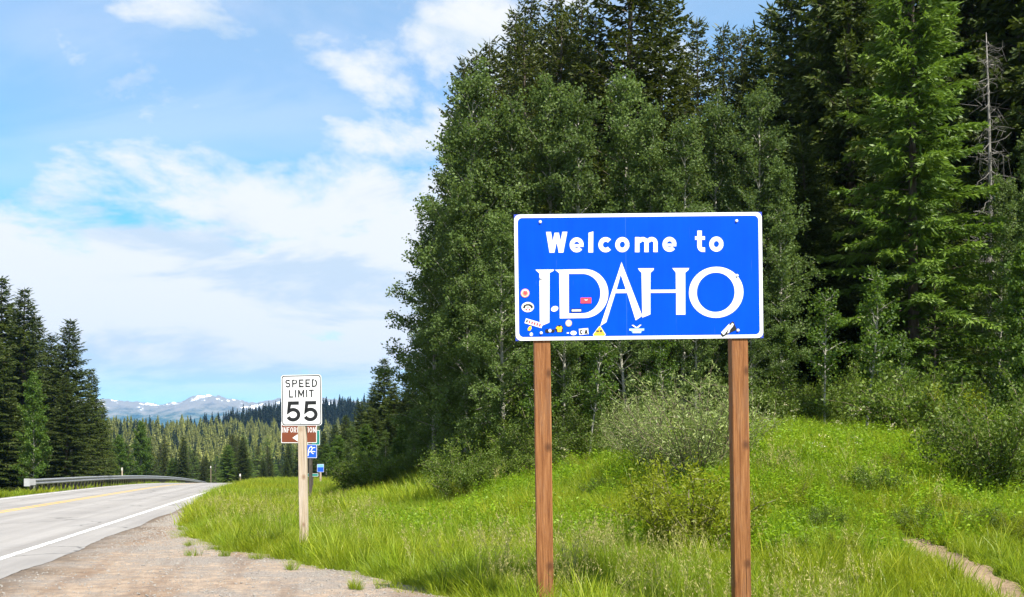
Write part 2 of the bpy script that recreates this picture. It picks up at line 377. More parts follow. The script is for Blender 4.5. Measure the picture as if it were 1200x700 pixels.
M['grey'] = plain('grey', (0.42, 0.42, 0.43), 0.5, 0.4)
M['steel'] = plain('steel', (0.30, 0.31, 0.32), 0.5, 0.4, 0.4, wear=0.12, scale=3)
M['post_steel'] = plain('post_steel', (0.10, 0.085, 0.07), 0.7, 0.3, 0.2, wear=0.2)
M['aluminium'] = plain('aluminium', (0.70, 0.71, 0.73), 0.4, 0.5, 0.15)
M['stone'] = bark('stone', (0.17, 0.15, 0.13), (0.46, 0.43, 0.39), 4, 12)

# ------------------------------------------------------------------ terrain functions
rng = np.random.default_rng(11)
def ss(t): t = np.clip(t, 0, 1); return t*t*(3-2*t)
def zroad(Y):
    d = np.clip(Y-55, 0, 200); return -0.0002*d*d
def u_of(X, Y): return X + 4.33 + 0.222*np.minimum(Y, 400)
FOOT = np.array([(60, 6.0), (14, 10.0), (7, 11.2), (1.6, 12.4), (-2.0, 15.6), (-4.6, 23), (-7.6, 37), (-10.8, 60), (-17.5, 90), (-32, 155), (-70, 320)], float)
def polydist(X, Y, P):
    X = np.asarray(X, float); Y = np.asarray(Y, float)
    best = np.full(X.shape, 1e9); sg = np.ones(X.shape)
    for (ax, ay), (bx, by) in zip(P[:-1], P[1:]):
        dx, dy = bx-ax, by-ay; L2 = dx*dx+dy*dy
        t = np.clip(((X-ax)*dx+(Y-ay)*dy)/L2, 0, 1)
        d = np.hypot(X-ax-t*dx, Y-ay-t*dy); cr = dx*(Y-ay)-dy*(X-ax)
        m_ = d < best-1e-9; best = np.where(m_, d, best); sg = np.where(m_, np.where(cr < 0, 1, -1), sg)
    return best*sg
def wob(X, Y, s, ph=0.0):
    return (np.sin(X*s+ph)*np.cos(Y*s*1.13+ph*2) + 0.5*np.sin(X*s*2.3+Y*s*1.7+ph*3) + 0.3*np.cos(X*s*4.1-Y*s*3.7+ph))/1.8
GE = np.array([(-14, 8.0), (0, 4.2), (4, 2.6), (7, 1.2), (9, 0.2), (10.8, -0.85), (11.8, -1.45), (12.7, -1.8), (13.5, -2.4), (14.3, -3.2), (15.9, -4.05), (16.5, -4.85), (19.9, -6.6), (27.2, -8.93), (45, -13.8), (60, -17.0), (400, -92.5)], float)
def gravel_edge(Y): return np.interp(Y, GE[:, 0], GE[:, 1]) + 0.13*np.sin(Y*3.1)*np.cos(Y*1.3) + 0.08*np.sin(Y*7.7)
PATH = None
def ground(X, Y):
    X = np.asarray(X, float); Y = np.asarray(Y, float)
    u = u_of(X, Y); s = polydist(X, Y, FOOT)
    ge = gravel_edge(np.clip(Y, -14, 400))
    z = zroad(Y) - 0.05
    inside = ss((ge + 0.55 - X)/0.5) * ss((u + 9.0)/0.6)
    z = z - 0.10*inside
    rough = 1-ss((ge + 1.6 - X)/1.2)
    z = z + rough*(0.05*wob(X, Y, 1.1) + 0.10*wob(X, Y, 0.33, 1.0) + 0.06)
    sp = np.clip(s, 0, None)
    b = 3.6*(1-np.exp(-(sp/9.0)**1.6))
    b = b*(1 + 0.10*wob(X, Y, 0.21, 2.0)) + 0.02*np.clip(sp-14, 0, 80)
    b = b*(1-0.30*ss((X-3)/6.0)*ss((40-Y)/12))
    z = z + b*(1-ss((Y-140)/120))
    z = z - 0.42*ss((12.4-Y)/2.6)*rough*ss((X+2.5)/3)
    # left of the road: shallow ditch, then the wood
    l = -8.9-u
    z = z - 0.55*ss(l/2.2)*(1-ss((Y-120)/100)) + ss((l-3)/12)*0.5*wob(X, Y, 0.12, 4.0)
    # far valley and hills
    far = ss((Y-190)/140)
    z = z + far*(20.0*ss((Y-260)/380) + 3*wob(X, Y, 0.011, 1.0))
    z = z + 30*np.exp(-((Y-830)/170.0)**2)*ss((X+258)/95.0)
    z = z + 13*np.exp(-((Y-1050)/170.0)**2)*(1-ss((X+330)/120.0))
    z = z - 0.02*np.clip(Y-1250, 0, 1500)
    z = z + 26*np.exp(-((X+330)/150.0)**2)*np.exp(-((Y-330)/220.0)**2)*ss((-X-120)/120)
    return z
def g1(x, y): return float(ground(np.array([x]), np.array([y]))[0])
def unproj(px, py):
    t = np.linspace(5, 150, 6000); X = (px-600)/F*t; Z = EYE+(HOR-py)/F*t
    hit = ground(X, t) > Z; k = np.argmax(hit) if hit.any() else np.searchsorted(t, 26.0); return X[k], t[k]

pp = [(1260, 760), (1185, 705), (1140, 676), (1105, 655), (1078, 640), (1062, 632)]
PATH = np.array([unproj(*p) for p in pp])

# ------------------------------------------------------------------ ground sheet
def graded(a, b, step, far, grow=1.10):
    mid = list(np.arange(a, b+1e-6, step)); st = step; lo = a; hi = b; L = []; H = []
    while hi < far: st = min(st*grow, 160.0); hi += st; lo -= st; H.append(hi); L.append(lo)
    return np.array(L[::-1]+mid+H)
gx = graded(-16, 16, 0.33, 7500); gy = graded(-4, 46, 0.33, 7500); gy = gy[gy > -600]
GX, GY = np.meshgrid(gx, gy); GZ = ground(GX, GY)
nx, ny = len(gx), len(gy)
ii = (np.arange(ny-1)[:, None]*nx + np.arange(nx-1)[None, :]).ravel()
quads = np.stack([ii, ii+1, ii+nx+1, ii+nx], 1)
S_ = polydist(GX, GY, FOOT)
wood = ss((S_-9.5)/4) + ss((-11-u_of(GX, GY))/3)
me = mesh_from('ground', np.stack([GX, GY, GZ], -1).reshape(-1, 3), quads=quads, attrs={'wood': np.clip(wood, 0, 1).ravel()}, mats=[M['ground']], smooth=True)
tag(link('ground', me), kind='structure')

# ------------------------------------------------------------------ road, shoulder, path
def strip(name, Ys, left, right, zf, mat, ncol, parent=None, edge_attr=False, drop=0.0):
    V = []; E = []
    for y in Ys:
        a, b = left(y), right(y)
        for j in range(ncol+1):
            t = j/ncol; V.append((a+(b-a)*t, y, 0)); E.append(np.clip(1-(a+(b-a)*t-left(y))/1.5, 0, 1))
    V = np.array(V); V[:, 2] = zf(V[:, 0], V[:, 1])
    if drop: 
        V[ncol::ncol+1, 2] -= drop; V[0::ncol+1, 2] -= drop
    n = ncol+1; i_ = (np.arange(len(Ys)-1)[:, None]*n+np.arange(ncol)[None, :]).ravel()
    me = mesh_from(name, V, quads=np.stack([i_, i_+1, i_+n+1, i_+n], 1), attrs={'edge': E}, mats=[mat], smooth=True)
    return tag(link(name, me, parent), kind='structure')
lineX = lambda u: (lambda y: u-4.33-0.222*y)
YR = np.concatenate([np.arange(-30, 20, 0.25), np.arange(20, 60, 1.0), np.arange(60, 330, 4.0)])
def ragged(y): return lineX(0.80)(y) + 0.05*math.sin(y*0.9) + 0.02*math.sin(y*3.1+1) + 0.012*math.sin(y*11.3) + 0.008*math.sin(y*23.0)
road = strip('road', YR, lineX(-7.95), ragged, lambda X, Y: zroad(Y), M['asphalt'], 6)
V = road.data
strip('edge_line', YR, lineX(-0.07), lineX(0.07), lambda X, Y: zroad(Y)+0.005, M['white_line'], 1, road)
strip('edge_line', YR, lineX(-7.55), lineX(-7.43), lambda X, Y: zroad(Y)+0.005, M['white_line'], 1, road)
strip('centre_line', YR, lineX(-4.50), lineX(-4.38), lambda X, Y: zroad(Y)+0.005, M['yellow_line'], 1, road)
strip('centre_line', YR, lineX(-4.24), lineX(-4.12), lambda X, Y: zroad(Y)+0.005, M['yellow_line'], 1, road)
YG = np.concatenate([np.arange(-13.5, 48, 0.16), np.arange(48, 120, 2.0)])
def gz(X, Y): return zroad(Y)-0.028 + 0.023*(1-ss((u_of(X, Y)-0.8)/1.2)) + ss((u_of(X, Y)-0.9)/.8)*(0.010*wob(X, Y, 2.2) + 0.006*wob(X, Y, 7.0, 2.0))
strip('gravel_shoulder', YG, lineX(0.55), lambda y: max(gravel_edge(y)+0.28, lineX(0.9)(y)), gz, M['gravel'], 24, drop=0.05)
# path: a strip along its centre line, let 3 cm into the turf
pc = []
for a, b in zip(PATH[:-1], PATH[1:]):
    for t in np.arange(0, 1, 0.1): pc.append(a+(b-a)*t)
pc = np.array(pc + [PATH[-1]]); kx = np.ones(9)/9
pad = np.pad(pc, ((4, 4), (0, 0)), 'edge'); pc = np.stack([np.convolve(pad[:, i], kx, 'valid') for i in (0, 1)], 1)
tn = np.gradient(pc, axis=0); tn /= np.linalg.norm(tn, axis=1)[:, None]; nr = np.stack([tn[:, 1], -tn[:, 0]], 1)
PV = []; nc = 8
for i, (p, n) in enumerate(zip(pc, nr)):
    w = 0.26*(1-0.55*i/len(pc)) + 0.05*math.sin(i*0.9)
    for j in range(nc+1):
        t = (j/nc*2-1); q = p+n*w*t*1.4; PV.append((q[0], q[1], 0.035 - 0.03*(1-t*t)))
PV = np.array(PV); PV[:, 2] += ground(PV[:, 0], PV[:, 1])
i_ = (np.arange(len(pc)-1)[:, None]*(nc+1)+np.arange(nc)[None, :]).ravel()
me = mesh_from('dirt_path', PV, quads=np.stack([i_, i_+nc+1, i_+nc+2, i_+1], 1), mats=[M['path']], smooth=True)
tag(link('dirt_path', me), kind='structure')

# ------------------------------------------------------------------ mountains
def mountain_mat():
    k = NT('mountain'); p = k.pos(); sp = k.n('ShaderNodeSeparateXYZ'); k.set(sp.inputs[0], p)
    f = k.noise(0.010, 8, 0.65, p); g = k.noise(0.0035, 6, 0.65, p)
    c = k.ramp(f, [(0.35, (0.014, 0.036, 0.026)), (0.50, (0.035, 0.068, 0.036)), (0.62, (0.12, 0.13, 0.085))])
    rock = k.rng(k.math('ADD', sp.outputs['Z'], k.math('MULTIPLY', f, 260.0)), 390, 470)
    c = k.mix(k.math('MULTIPLY', rock, 0.8), c, (0.20, 0.18, 0.15))
    snow = k.math('MULTIPLY', k.rng(k.math('ADD', sp.outputs['Z'], k.math('MULTIPLY', g, 420.0)), 545, 590), k.rng(f, 0.54, 0.57))
    c = k.mix(snow, c, (0.85, 0.86, 0.88))
    return k.done(k.bsdf(c, 0.95, 0.1))
mxs = np.linspace(-7500, 4500, 1000); mys = np.linspace(4600, 6900, 110)
MX, MY = np.meshgrid(mxs, mys)
prof_px = np.array([-600, -150, 20, 110, 132, 150, 190, 215, 240, 262, 285, 300, 330, 370, 430, 600, 900, 1500])
prof_py = np.array([440, 455, 470, 468, 467, 471, 476, 471, 469, 472, 475, 474, 466, 468, 474, 465, 470, 450])
ridge = np.interp(600+MX/6000*F, prof_px, EYE+(HOR+5-prof_py)/F*6000)
T = np.clip(1-np.abs(MY-6000)/1400.0, 0, 1)**0.8
def fr(X, Y):
    z = 0; a = 1
    for i, s in enumerate((0.0025, 0.006, 0.014, 0.031, 0.067)): z = z+a*np.abs(wob(X+137*i, Y*0.7, s, i*1.7)); a *= 0.55
    return z
MZ = ridge*T*(1-0.55*(1-T)*np.clip(fr(MX, MY)-0.2, 0, 1.2)) + (fr(MX, MY)-0.9)*42*T - 40
MZ = MZ + 36*T + 9*np.abs(wob(MX, MY, 0.09, 0.6))*T
ii = (np.arange(109)[:, None]*1000+np.arange(999)[None, :]).ravel()
me = mesh_from('mountains', np.stack([MX, MY, MZ], -1).reshape(-1, 3), quads=np.stack([ii, ii+1, ii+1001, ii+1000], 1), mats=[mountain_mat()], smooth=True)
tag(link('mountains', me), kind='structure')

# ------------------------------------------------------------------ lettering
def A(cx, cy_, rx, ry, a0, a1, n=12):
    return [(cx+rx*math.cos(RAD(a0+(a1-a0)*i/n)), cy_+ry*math.sin(RAD(a0+(a1-a0)*i/n))) for i in range(n+1)]
GL = {
 'S': (.62, [A(.31, .725, .22, .19, 20, 270)+A(.31, .31, .225, .225, 90, -160)[1:]]),
 'P': (.62, [[(.09, 0), (.09, .915), (.33, .915)]+A(.33, .69, .2, .225, 90, -90)+[(.09, .465)]]),
 'E': (.58, [[(.09, 0), (.09, 1)], [(.09, .915), (.56, .915)], [(.09, .5), (.48, .5)], [(.09, .085), (.56, .085)]]),
 'D': (.64, [[(.09, 0), (.09, .915), (.28, .915)]+A(.28, .5, .27, .415, 90, -90)+[(.07, .085)]]),
 'L': (.55, [[(.09, 1), (.09, 0)], [(.09, .085), (.54, .085)]]),
 'I': (.18, [[(.09, 1), (.09, 0)]]),
 'M': (.80, [[(.09, 0), (.09, 1)], [(.71, 0), (.71, 1)], [(.10, .98), (.40, .25), (.70, .98)]]),
 'T': (.60, [[(.30, 0), (.30, .9)], [(0, .915), (.60, .915)]]),
 'N': (.66, [[(.09, 0), (.09, 1)], [(.57, 0), (.57, 1)], [(.10, .98), (.56, .02)]]),
 'F': (.56, [[(.09, 0), (.09, 1)], [(.09, .915), (.55, .915)], [(.09, .5), (.46, .5)]]),
 'O': (.66, [A(.33, .5, .245, .415, 0, 360, 24)]),
 'R': (.64, [[(.09, 0), (.09, .915), (.33, .915)]+A(.33, .69, .2, .225, 90, -90)+[(.09, .465), (.28, .465), (.56, 0)]]),
 'A': (.70, [[(.07, 0), (.35, 1)], [(.63, 0), (.35, 1)], [(.16, .27), (.54, .27)]]),
 'C': (.62, [A(.33, .5, .245, .415, 40, 320, 20)]),
 'K': (.64, [[(.09, 0), (.09, 1)], [(.58, 1), (.12, .42)], [(.26, .58), (.60, 0)]]),
 'B': (.62, [[(.09, 0), (.09, 1)], [(.09, .915), (.32, .915)]+A(.32, .71, .19, .205, 90, -90)+[(.09, .505)], [(.3, .5)]+A(.32, .295, .22, .21, 90, -90)+[(.09, .085)]]),
 '5': (.62, [[(.56, .905), (.17, .905), (.13, .50)]+A(.31, .335, .235, .25, 128, -155, 18)]),
}
def text_parts(word, x0, x1, z0, h, t, y, mat, parent, gap=0.16, one=False, name='letter'):
    tot = sum(GL[c][0] for c in word) + gap*(len(word)-1); sx = (x1-x0)/tot; x = x0; mb = MB()
    for c in word:
        w, st = GL[c]
        if not one: mb = MB()
        for i, pl in enumerate(st): mb.ribbon([(x+p[0]*sx, z0+p[1]*h) for p in pl], t, y-0.0003*i)
        if not one: mb.build(name, mat, parent)
        x += (w+gap)*sx
    if one: mb.build(name, mat, parent)
def rrect(x0, x1, z0, z1, r, n=6):
    return A(x1-r, z1-r, r, r, 0, 90, n)+A(x0+r, z1-r, r, r, 90, 180, n)+A(x0+r, z0+r, r, r, 180, 270, n)+A(x1-r, z0+r, r, r, 270, 360, n)
def flat(name, loops, y, mat, parent):
    mb = MB(); mb.poly(loops, y); return mb.build(name, mat, parent)
def plate(name, loop, y0, y1, mat, parent):
    """thin sheet with thickness; loop in x-z, front at y0"""
    mb = MB(); n = len(loop); mb.poly([loop], y0)
    mb.add([(p[0], y1, p[1]) for p in loop], [tuple(range(n))]); 
    mb.add([(p[0], y0, p[1]) for p in loop]+[(p[0], y1, p[1]) for p in loop], [(i, n+i, n+(i+1) % n, (i+1) % n) for i in range(n)])
    return mb.build(name, mat, parent)

# ------------------------------------------------------------------ the big welcome sign
SW, SH = 2.443, 1.243
sx_c, sy_, sbot = 1.295, 9.8, 2.634
zb = g1(sx_c, sy_)
ws = thing('welcome_sign', 'large blue Welcome to IDAHO sign covered in stickers on two brown wooden posts', 'sign', (sx_c, sy_, zb), rot=(0, RAD(-0.75), RAD(0.6)))
z0s = sbot-zb
def S(x, y):     # traced at 3.75x; returns metres on the board, origin bottom centre
    u_ = (x-45-12*(y-52)/560)/1099.0; v_ = (y-52+(x-45)*5.5/1098)/558.0
    return ((u_-0.5)*SW, z0s+(1-v_)*SH)
board = plate('board', [(-SW/2, z0s), (SW/2, z0s), (SW/2, z0s+SH), (-SW/2, z0s+SH)], -0.004, 0.004, M['corner_blue'], ws)
face_y = -0.006
bd = flat('face_sheet', [rrect(-SW/2+.03, SW/2-.03, z0s+.03, z0s+SH-.03, .05)], face_y, M['sign_blue'], board)
flat('border', [rrect(-SW/2+.002, SW/2-.002, z0s+.002, z0s+SH-.002, .055), rrect(-SW/2+.036, SW/2-.036, z0s+.036, z0s+SH-.036, .045)], face_y-0.0015, M['sign_white'], board)
LY = face_y-0.002
def letter(loops, k=0): return flat('letter', [[S(*p) for p in l] for l in loops], LY-0.0003*k, M['sign_white'], board)
letter([[(142, 296), (225, 296), (221, 303), (205, 311), (206, 530), (164, 547), (160, 313), (150, 304)]])
ell = lambda cx, c_, rx, ry, a0, a1, n=24: [(cx+rx*math.cos(RAD(a0+(a1-a0)*i/n)), c_+ry*math.sin(RAD(a0+(a1-a0)*i/n))) for i in range(n+1)]
letter([[(228, 297)]+ell(360, 403, 106, 108, -90, 90)+[(252, 512), (248, 314), (240, 306)], [(290, 316)]+ell(350, 403, 81, 87, -90, 90)+[(292, 490)]])
letter([[(523, 265), (617, 503), (588, 523), (549, 402), (497, 402), (458, 530), (431, 547), (505, 322)], [(520, 320), (543, 386), (502, 386)]])
letter([[(596, 293), (667, 293), (664, 303), (652, 313), (652, 388), (765, 388), (764, 313), (756, 303), (748, 293), (823, 293), (819, 303), (806, 313), (808, 499), (767, 499), (766, 402), (652, 402), (653, 497), (617, 511), (612, 313), (602, 303)]])
letter([ell(944, 401, 121, 113, 0, 360, 48)[:-1], ell(942, 401, 84, 87, 0, 360, 48)[:-1]])
def glyph(fn):
    mb = MB(); fn(mb); return mb.build('letter', M['sign_white'], board)
LYk = [0]
def par(mb, x0, y0, x1, y1, w):
    LYk[0] = (LYk[0]+1) % 6
    mb.poly([[S(x0-w/2, y0), S(x0+w/2, y0), S(x1+w/2, y1), S(x1-w/2, y1)]], LY-0.0003*LYk[0])
def rib(mb, pts, w, k=0): mb.ribbon([S(*p) for p in pts], w/1099*SW, LY-0.0003*k)
def gW(mb):
    par(mb, 199, 130, 215, 222, 22); par(mb, 235, 134, 216, 222, 19); par(mb, 235, 134, 255, 222, 19); par(mb, 271, 130, 254, 222, 22)
def g_e(cx):
    def f(mb):
        rib(mb, ell(cx, 188, 21.5, 23.5, 38, 360, 26), 19); rib(mb, [(cx-20, 191), (cx+30, 191)], 12, 1)
    return f
def g_l(mb): mb.poly([[S(376, 135), S(397, 129), S(397, 222), S(376, 222)]], LY)
def g_c(mb): rib(mb, ell(452, 188, 22, 23.5, 42, 318, 26), 20)
def g_o(cx): return lambda mb: rib(mb, ell(cx, 188, 21.5, 23.5, 0, 360, 30), 20)
def g_m(mb):
    rib(mb, [(592, 155), (592, 222)], 20); rib(mb, [(600, 180)]+ell(616, 182, 17, 17.5, 200, 360, 12)+[(633, 222)], 19, 1)
    rib(mb, [(641, 180)]+ell(656, 182, 17, 17.5, 200, 360, 12)+[(673, 222)], 19, 2)
def g_t(mb):
    rib(mb, [(868, 128), (868, 196)]+ell(883, 197, 14.5, 15.5, 180, 90, 8)+[(893, 212.5)], 20); rib(mb, [(848, 161), (892, 161)], 16, 1)
for fn in (gW, g_e(324), g_l, g_c, g_o(526), g_m, g_e(735), g_t, g_o(943)): glyph(fn)
# wooden posts
for xc in (0.30-1.26, 2.25-1.26):
    mb = MB(); mb.bevel_box(-.082, .082, 0.006, 0.166, -0.5, z0s+SH-0.05, 0.007); p = mb.build('post', M['post_wood'], ws); p.location = (xc, 0, 0)
# bolts with washers
for x, y in ((162, 86), (1032, 86), (168, 333), (1036, 328), (170, 576), (1042, 570)):
    c = S(x, y); mb = MB(); mb.add(*(lambda L: ([(q[0], LY-0.001, q[1]) for q in L]+[(q[0]*.6+c[0]*.4, LY-0.010, q[1]*.6+c[1]*.4) for q in L], [(i, (i+1) % 8, 8+(i+1) % 8, 8+i) for i in range(8)]+[tuple(range(8, 16))]))(A(c[0], c[1], .016, .016, 0, 315, 7)))
    mb.build('bolt', M['sign_white'], ws)
# stickers (traced at 10x around the lower left: origin 600,330)
def T10(x, y): return S((600+x/10-590)*3.75, (330+y/10-235)*3.75)
def T2(x, y): return S((680+x/11.67-590)*3.75, (340+y/11.67-235)*3.75)
def T3(x, y): return S((810+x/13.33-590)*3.75, (360+y/13.33-235)*3.75)
def sticker(loop, mat, tr, label, marks=()):
    o = flat('sticker', [[tr(*p) for p in loop]], LY-0.0015, M[mat], ws); o['label'] = label
    for i, (lp, m_) in enumerate(marks): flat('sticker_print', [[tr(*p) for p in lp]], LY-0.0020-0.0003*i, M[m_], o)
    return o
E_ = lambda cx, c_, rx, ry, n=20: [(cx+rx*math.cos(2*math.pi*i/n), c_+ry*math.sin(2*math.pi*i/n)) for i in range(n)]
R_ = lambda x0, y0, x1, y1: [(x0, y0), (x1, y0), (x1, y1), (x0, y1)]
def rot(l, cx, c_, d): c2, s2 = math.cos(RAD(d)), math.sin(RAD(d)); return [(cx+(x-cx)*c2-(y-c_)*s2, c_+(x-cx)*s2+(y-c_)*c2) for x, y in l]
sticker(E_(160, 115, 52, 52), 'orange', T10, 'round orange and white sticker', [(E_(160, 115, 43, 43), 'sign_white'), (E_(160, 118, 36, 34), 'orange'), ([(140, 120), (150, 85), (165, 100), (180, 90), (182, 125), (160, 138)], 'red')])
sticker(E_(193, 280, 74, 60), 'sign_white', T10, 'oval white sticker with black ring of marks',
        [([(135, 285), (150, 255), (180, 243), (220, 245), (250, 265), (255, 285), (235, 300), (225, 275), (200, 262), (170, 265), (155, 300)], 'black'), (R_(165, 300, 185, 320), 'red'), (R_(203, 300, 222, 320), 'red'), (E_(193, 283, 18, 14), 'grey')])
sticker(rot(R_(160, 440, 370, 500), 265, 470, 17), 'sign_white', T10, 'tilted white strip sticker with red marks',
        [(rot(R_(172+i*32, 455, 190+i*32, 486), 265, 470, 17), 'red' if i else 'black') for i in range(6)])
sticker([(195, 530), (215, 505), (235, 500), (242, 530), (222, 560), (195, 555)], 'yellow', T10, 'small yellow torn sticker')
sticker(E_(238, 600, 20, 22), 'sign_white', T10, 'small round white sticker', [(E_(246, 600, 9, 13), 'grey')])
sticker([(400, 545), (425, 535), (445, 548), (470, 535), (490, 548), (510, 535), (515, 570), (490, 585), (465, 575), (430, 588), (400, 575)], 'black', T10, 'black winged sticker with white middle', [(E_(457, 558, 18, 20), 'sign_white'), (E_(457, 562, 8, 9), 'orange')])
sticker([(518, 540), (530, 505), (570, 490), (608, 508), (610, 575), (540, 578)], 'black', T10, 'yellow shirt sticker with black edge', [([(524, 530), (545, 505), (568, 515), (590, 503), (604, 530), (594, 545), (592, 575), (545, 575), (545, 545)], 'yellow'), (E_(572, 552, 8, 10), 'orange')])
sticker(E_(677, 472, 38, 40), 'yellow', T10, 'round sticker with yellow rim', [(E_(677, 472, 33, 35), 'grey'), (E_(677, 472, 27, 28), 'sign_white')])
sticker(rot(E_(510, 302, 44, 32), 510, 302, -20), 'sign_white', T10, 'white oval sticker between the big letters', [(E_(520, 295, 12, 8), 'dull_white')])
sticker(R_(655, 580, 682, 595), 'sign_white', T10, 'tiny white sticker')
sticker(E_(735, 588, 37, 26), 'sign_white', T10, 'plain white oval sticker')
ca = sticker(rot(R_(800, 535, 910, 608), 855, 570, -5), 'sign_white', T10, 'white rectangular sticker with black CA')
p0, p1 = T10(812, 602), T10(900, 545)
text_parts('CA', p0[0], p1[0], p0[1], p1[1]-p0[1]-0.004, 0.011, LY-0.0022, M['black'], ca, gap=0.45, name='sticker_letter')
sticker(R_(705, 300, 828, 342), 'black', T10, 'black bar sticker with white stripe', [(R_(712, 312, 822, 334), 'sign_white')])
sticker(R_(815, 172, 942, 240), 'red', T10, 'red rectangular sticker', [([(860, 188), (880, 200), (900, 188), (892, 206), (868, 206)], 'sign_white')])
sticker([(275, 478), (295, 478), (368, 590), (358, 618), (200, 618), (190, 592)], 'dull_white', T2, 'yellow triangular warning sticker', [([(277, 488), (293, 488), (358, 592), (350, 608), (208, 608), (200, 592)], 'yellow'), (R_(235, 535, 275, 562), 'post_steel'), (R_(285, 530, 318, 562), 'post_steel'), (R_(240, 575, 330, 585), 'orange')])
nt = sticker([(690, 512), (900, 512), (898, 545), (872, 545), (852, 580), (738, 580), (718, 545), (690, 545)], 'light_blue', T2, 'pale emblem sticker of crossed bars over lettered bands',
        [(R_(697, 520, 893, 538), 'sign_white'), (R_(745, 550, 848, 574), 'sign_white')])
for l in ([(722, 468), (745, 462), (800, 498), (785, 512)], [(860, 465), (838, 460), (790, 498), (805, 512)]): flat('sticker_print', [[T2(*p) for p in l]], LY-0.0028, M['sign_white'], nt)
tape = sticker([(640, 250), (685, 215), (705, 230), (745, 330), (760, 345), (690, 375), (570, 440), (530, 462), (498, 425), (510, 385)], 'black', T3, 'torn black and white peeling sticker',
        [([(505, 390), (632, 255), (640, 300), (600, 365), (560, 420), (540, 430)], 'sign_white'), ([(640, 290), (680, 240), (705, 260), (690, 300), (650, 345), (630, 400), (600, 405), (620, 350)], 'dull_white'), (R_(765, 340, 788, 380), 'sign_white')])
# horizontal braces behind the board
for zc in (z0s+0.16, z0s+SH-0.18):
    mb = MB(); mb.box(-SW/2+.05, -1.05, 0.0045, 0.04, zc-.035, zc+.035); mb.box(-.875, .905, 0.0045, 0.04, zc-.035, zc+.035); mb.box(1.075, SW/2-.05, 0.0045, 0.04, zc-.035, zc+.035); mb.build('brace', M['aluminium'], ws)

# ------------------------------------------------------------------ speed limit sign
spx, spy = -3.27, 15.65
zs_ = g1(spx, spy)
sl = thing('speed_limit_sign', 'white SPEED LIMIT 55 sign on a pale wooden post at the gravel edge', 'sign', (spx, spy, zs_), rot=(0, RAD(-0.9), RAD(-3)))
W2, H2 = 0.64, 0.80; b2 = EYE+(HOR-499)/F*spy-zs_
pan = plate('panel', rrect(-W2/2, W2/2, b2, b2+H2, .045), -.003, 0.0, M['sign_white'], sl)
flat('border', [rrect(-W2/2+.010, W2/2-.010, b2+.010, b2+H2-.010, .04), rrect(-W2/2+.024, W2/2-.024, b2+.024, b2+H2-.024, .032)], -.0045, M['black'], pan)
fx = lambda f: -W2/2+W2*f
text_parts('SPEED', fx(.10), fx(.90), b2+H2*.755, H2*.155, .021, -.0045, M['black'], pan)
text_parts('LIMIT', fx(.19), fx(.81), b2+H2*.555, H2*.150, .021, -.0045, M['black'], pan, gap=.2)
text_parts('55', fx(.10), fx(.90), b2+H2*.085, H2*.40, .056, -.0045, M['black'], pan, gap=.10)
mb = MB(); mb.bevel_box(-.062, .062, 0.002, 0.115, -.5, b2+H2-.10, .008); p = mb.build('post', M['pale_wood'], sl); p.location = (-.01, 0, 0)
for zc in (b2+.055, b2+H2-.16):
    mb = MB(); mb.tube([(-.01, -.004, zc), (-.01, -.014, zc)], [.011, .009], 8); mb.build('bolt', M['aluminium'], sl)

# ------------------------------------------------------------------ small signs further along the verge
def at(px, Y): return (px-600)/F*Y
def zpx(py, Y): return EYE+(HOR-py)/F*Y
Yi = 33.0; xi = at(363, Yi); zi = g1(xi, Yi)
inf = thing('information_sign', 'brown INFORMATION arrow sign with blue panel below on the verge', 'sign', (xi, Yi, zi), rot=(0, 0, RAD(-2)))
ix = lambda px: at(px, Yi)-xi
iz = lambda py: zpx(py, Yi)-zi
br = plate('panel', rrect(ix(329), ix(371.5), iz(519.5), iz(494), .03), -.004, 0.0, M['brown_sign'], inf); br['label'] = 'brown panel with white lettering and arrow'
flat('border', [rrect(ix(329)+.006, ix(371.5)-.006, iz(519.5)+.006, iz(494)-.006, .028), rrect(ix(329)+.026, ix(371.5)-.026, iz(519.5)+.026, iz(494)-.026, .02)], -.0055, M['sign_white'], br)
text_parts('INFORMATION', ix(330.5), ix(370), iz(507.0), iz(500.8)-iz(507.0), .020, -.0055, M['sign_white'], br)
aw = [(342.5, 513.2), (349, 508.8), (349, 511.7), (356.5, 511.7), (356.5, 514.8), (349, 514.8), (349, 517.6)]
flat('arrow', [[(ix(a), iz(b)) for a, b in aw]], -.0055, M['sign_white'], br)
bl = plate('panel', rrect(ix(358), ix(371.5), iz(537), iz(521), .02), -.004, 0.0, M['info_blue'], inf); bl['label'] = 'small blue panel with white pictogram'
flat('border', [rrect(ix(358)+.005, ix(371.5)-.005, iz(537)+.005, iz(521)-.005, .02), rrect(ix(358)+.018, ix(371.5)-.018, iz(537)+.018, iz(521)-.018, .015)], -.0055, M['sign_white'], bl)
mb = MB()
for pl in ([(361, 534.5), (361.5, 528), (363, 524.5), (365, 523.5), (366, 526), (364.5, 528), (365.5, 531), (367.5, 532)], [(362, 530), (365, 529), (369.5, 529.5)], [(366.5, 525), (369.5, 524.6)]):
    mb.ribbon([(ix(a), iz(b)) for a, b in pl], .028, -.0055)
mb.build('pictogram', M['sign_white'], bl)
mb = MB(); mb.bevel_box(-.045, .045, 0.002, .085, -.5, iz(495), .01); mb.build('post', M['post_steel'], inf)
Yt = 36.0; xt = at(370, Yt); zt = g1(xt, Yt)
tg = thing('green_sign', 'teal green sign mostly hidden behind the brown information sign', 'sign', (xt, Yt, zt))
pt = plate('panel', rrect(at(360, Yt)-xt, at(375, Yt)-xt, zpx(522, Yt)-zt, zpx(504, Yt)-zt, .03), -.004, 0, M['teal_sign'], tg)
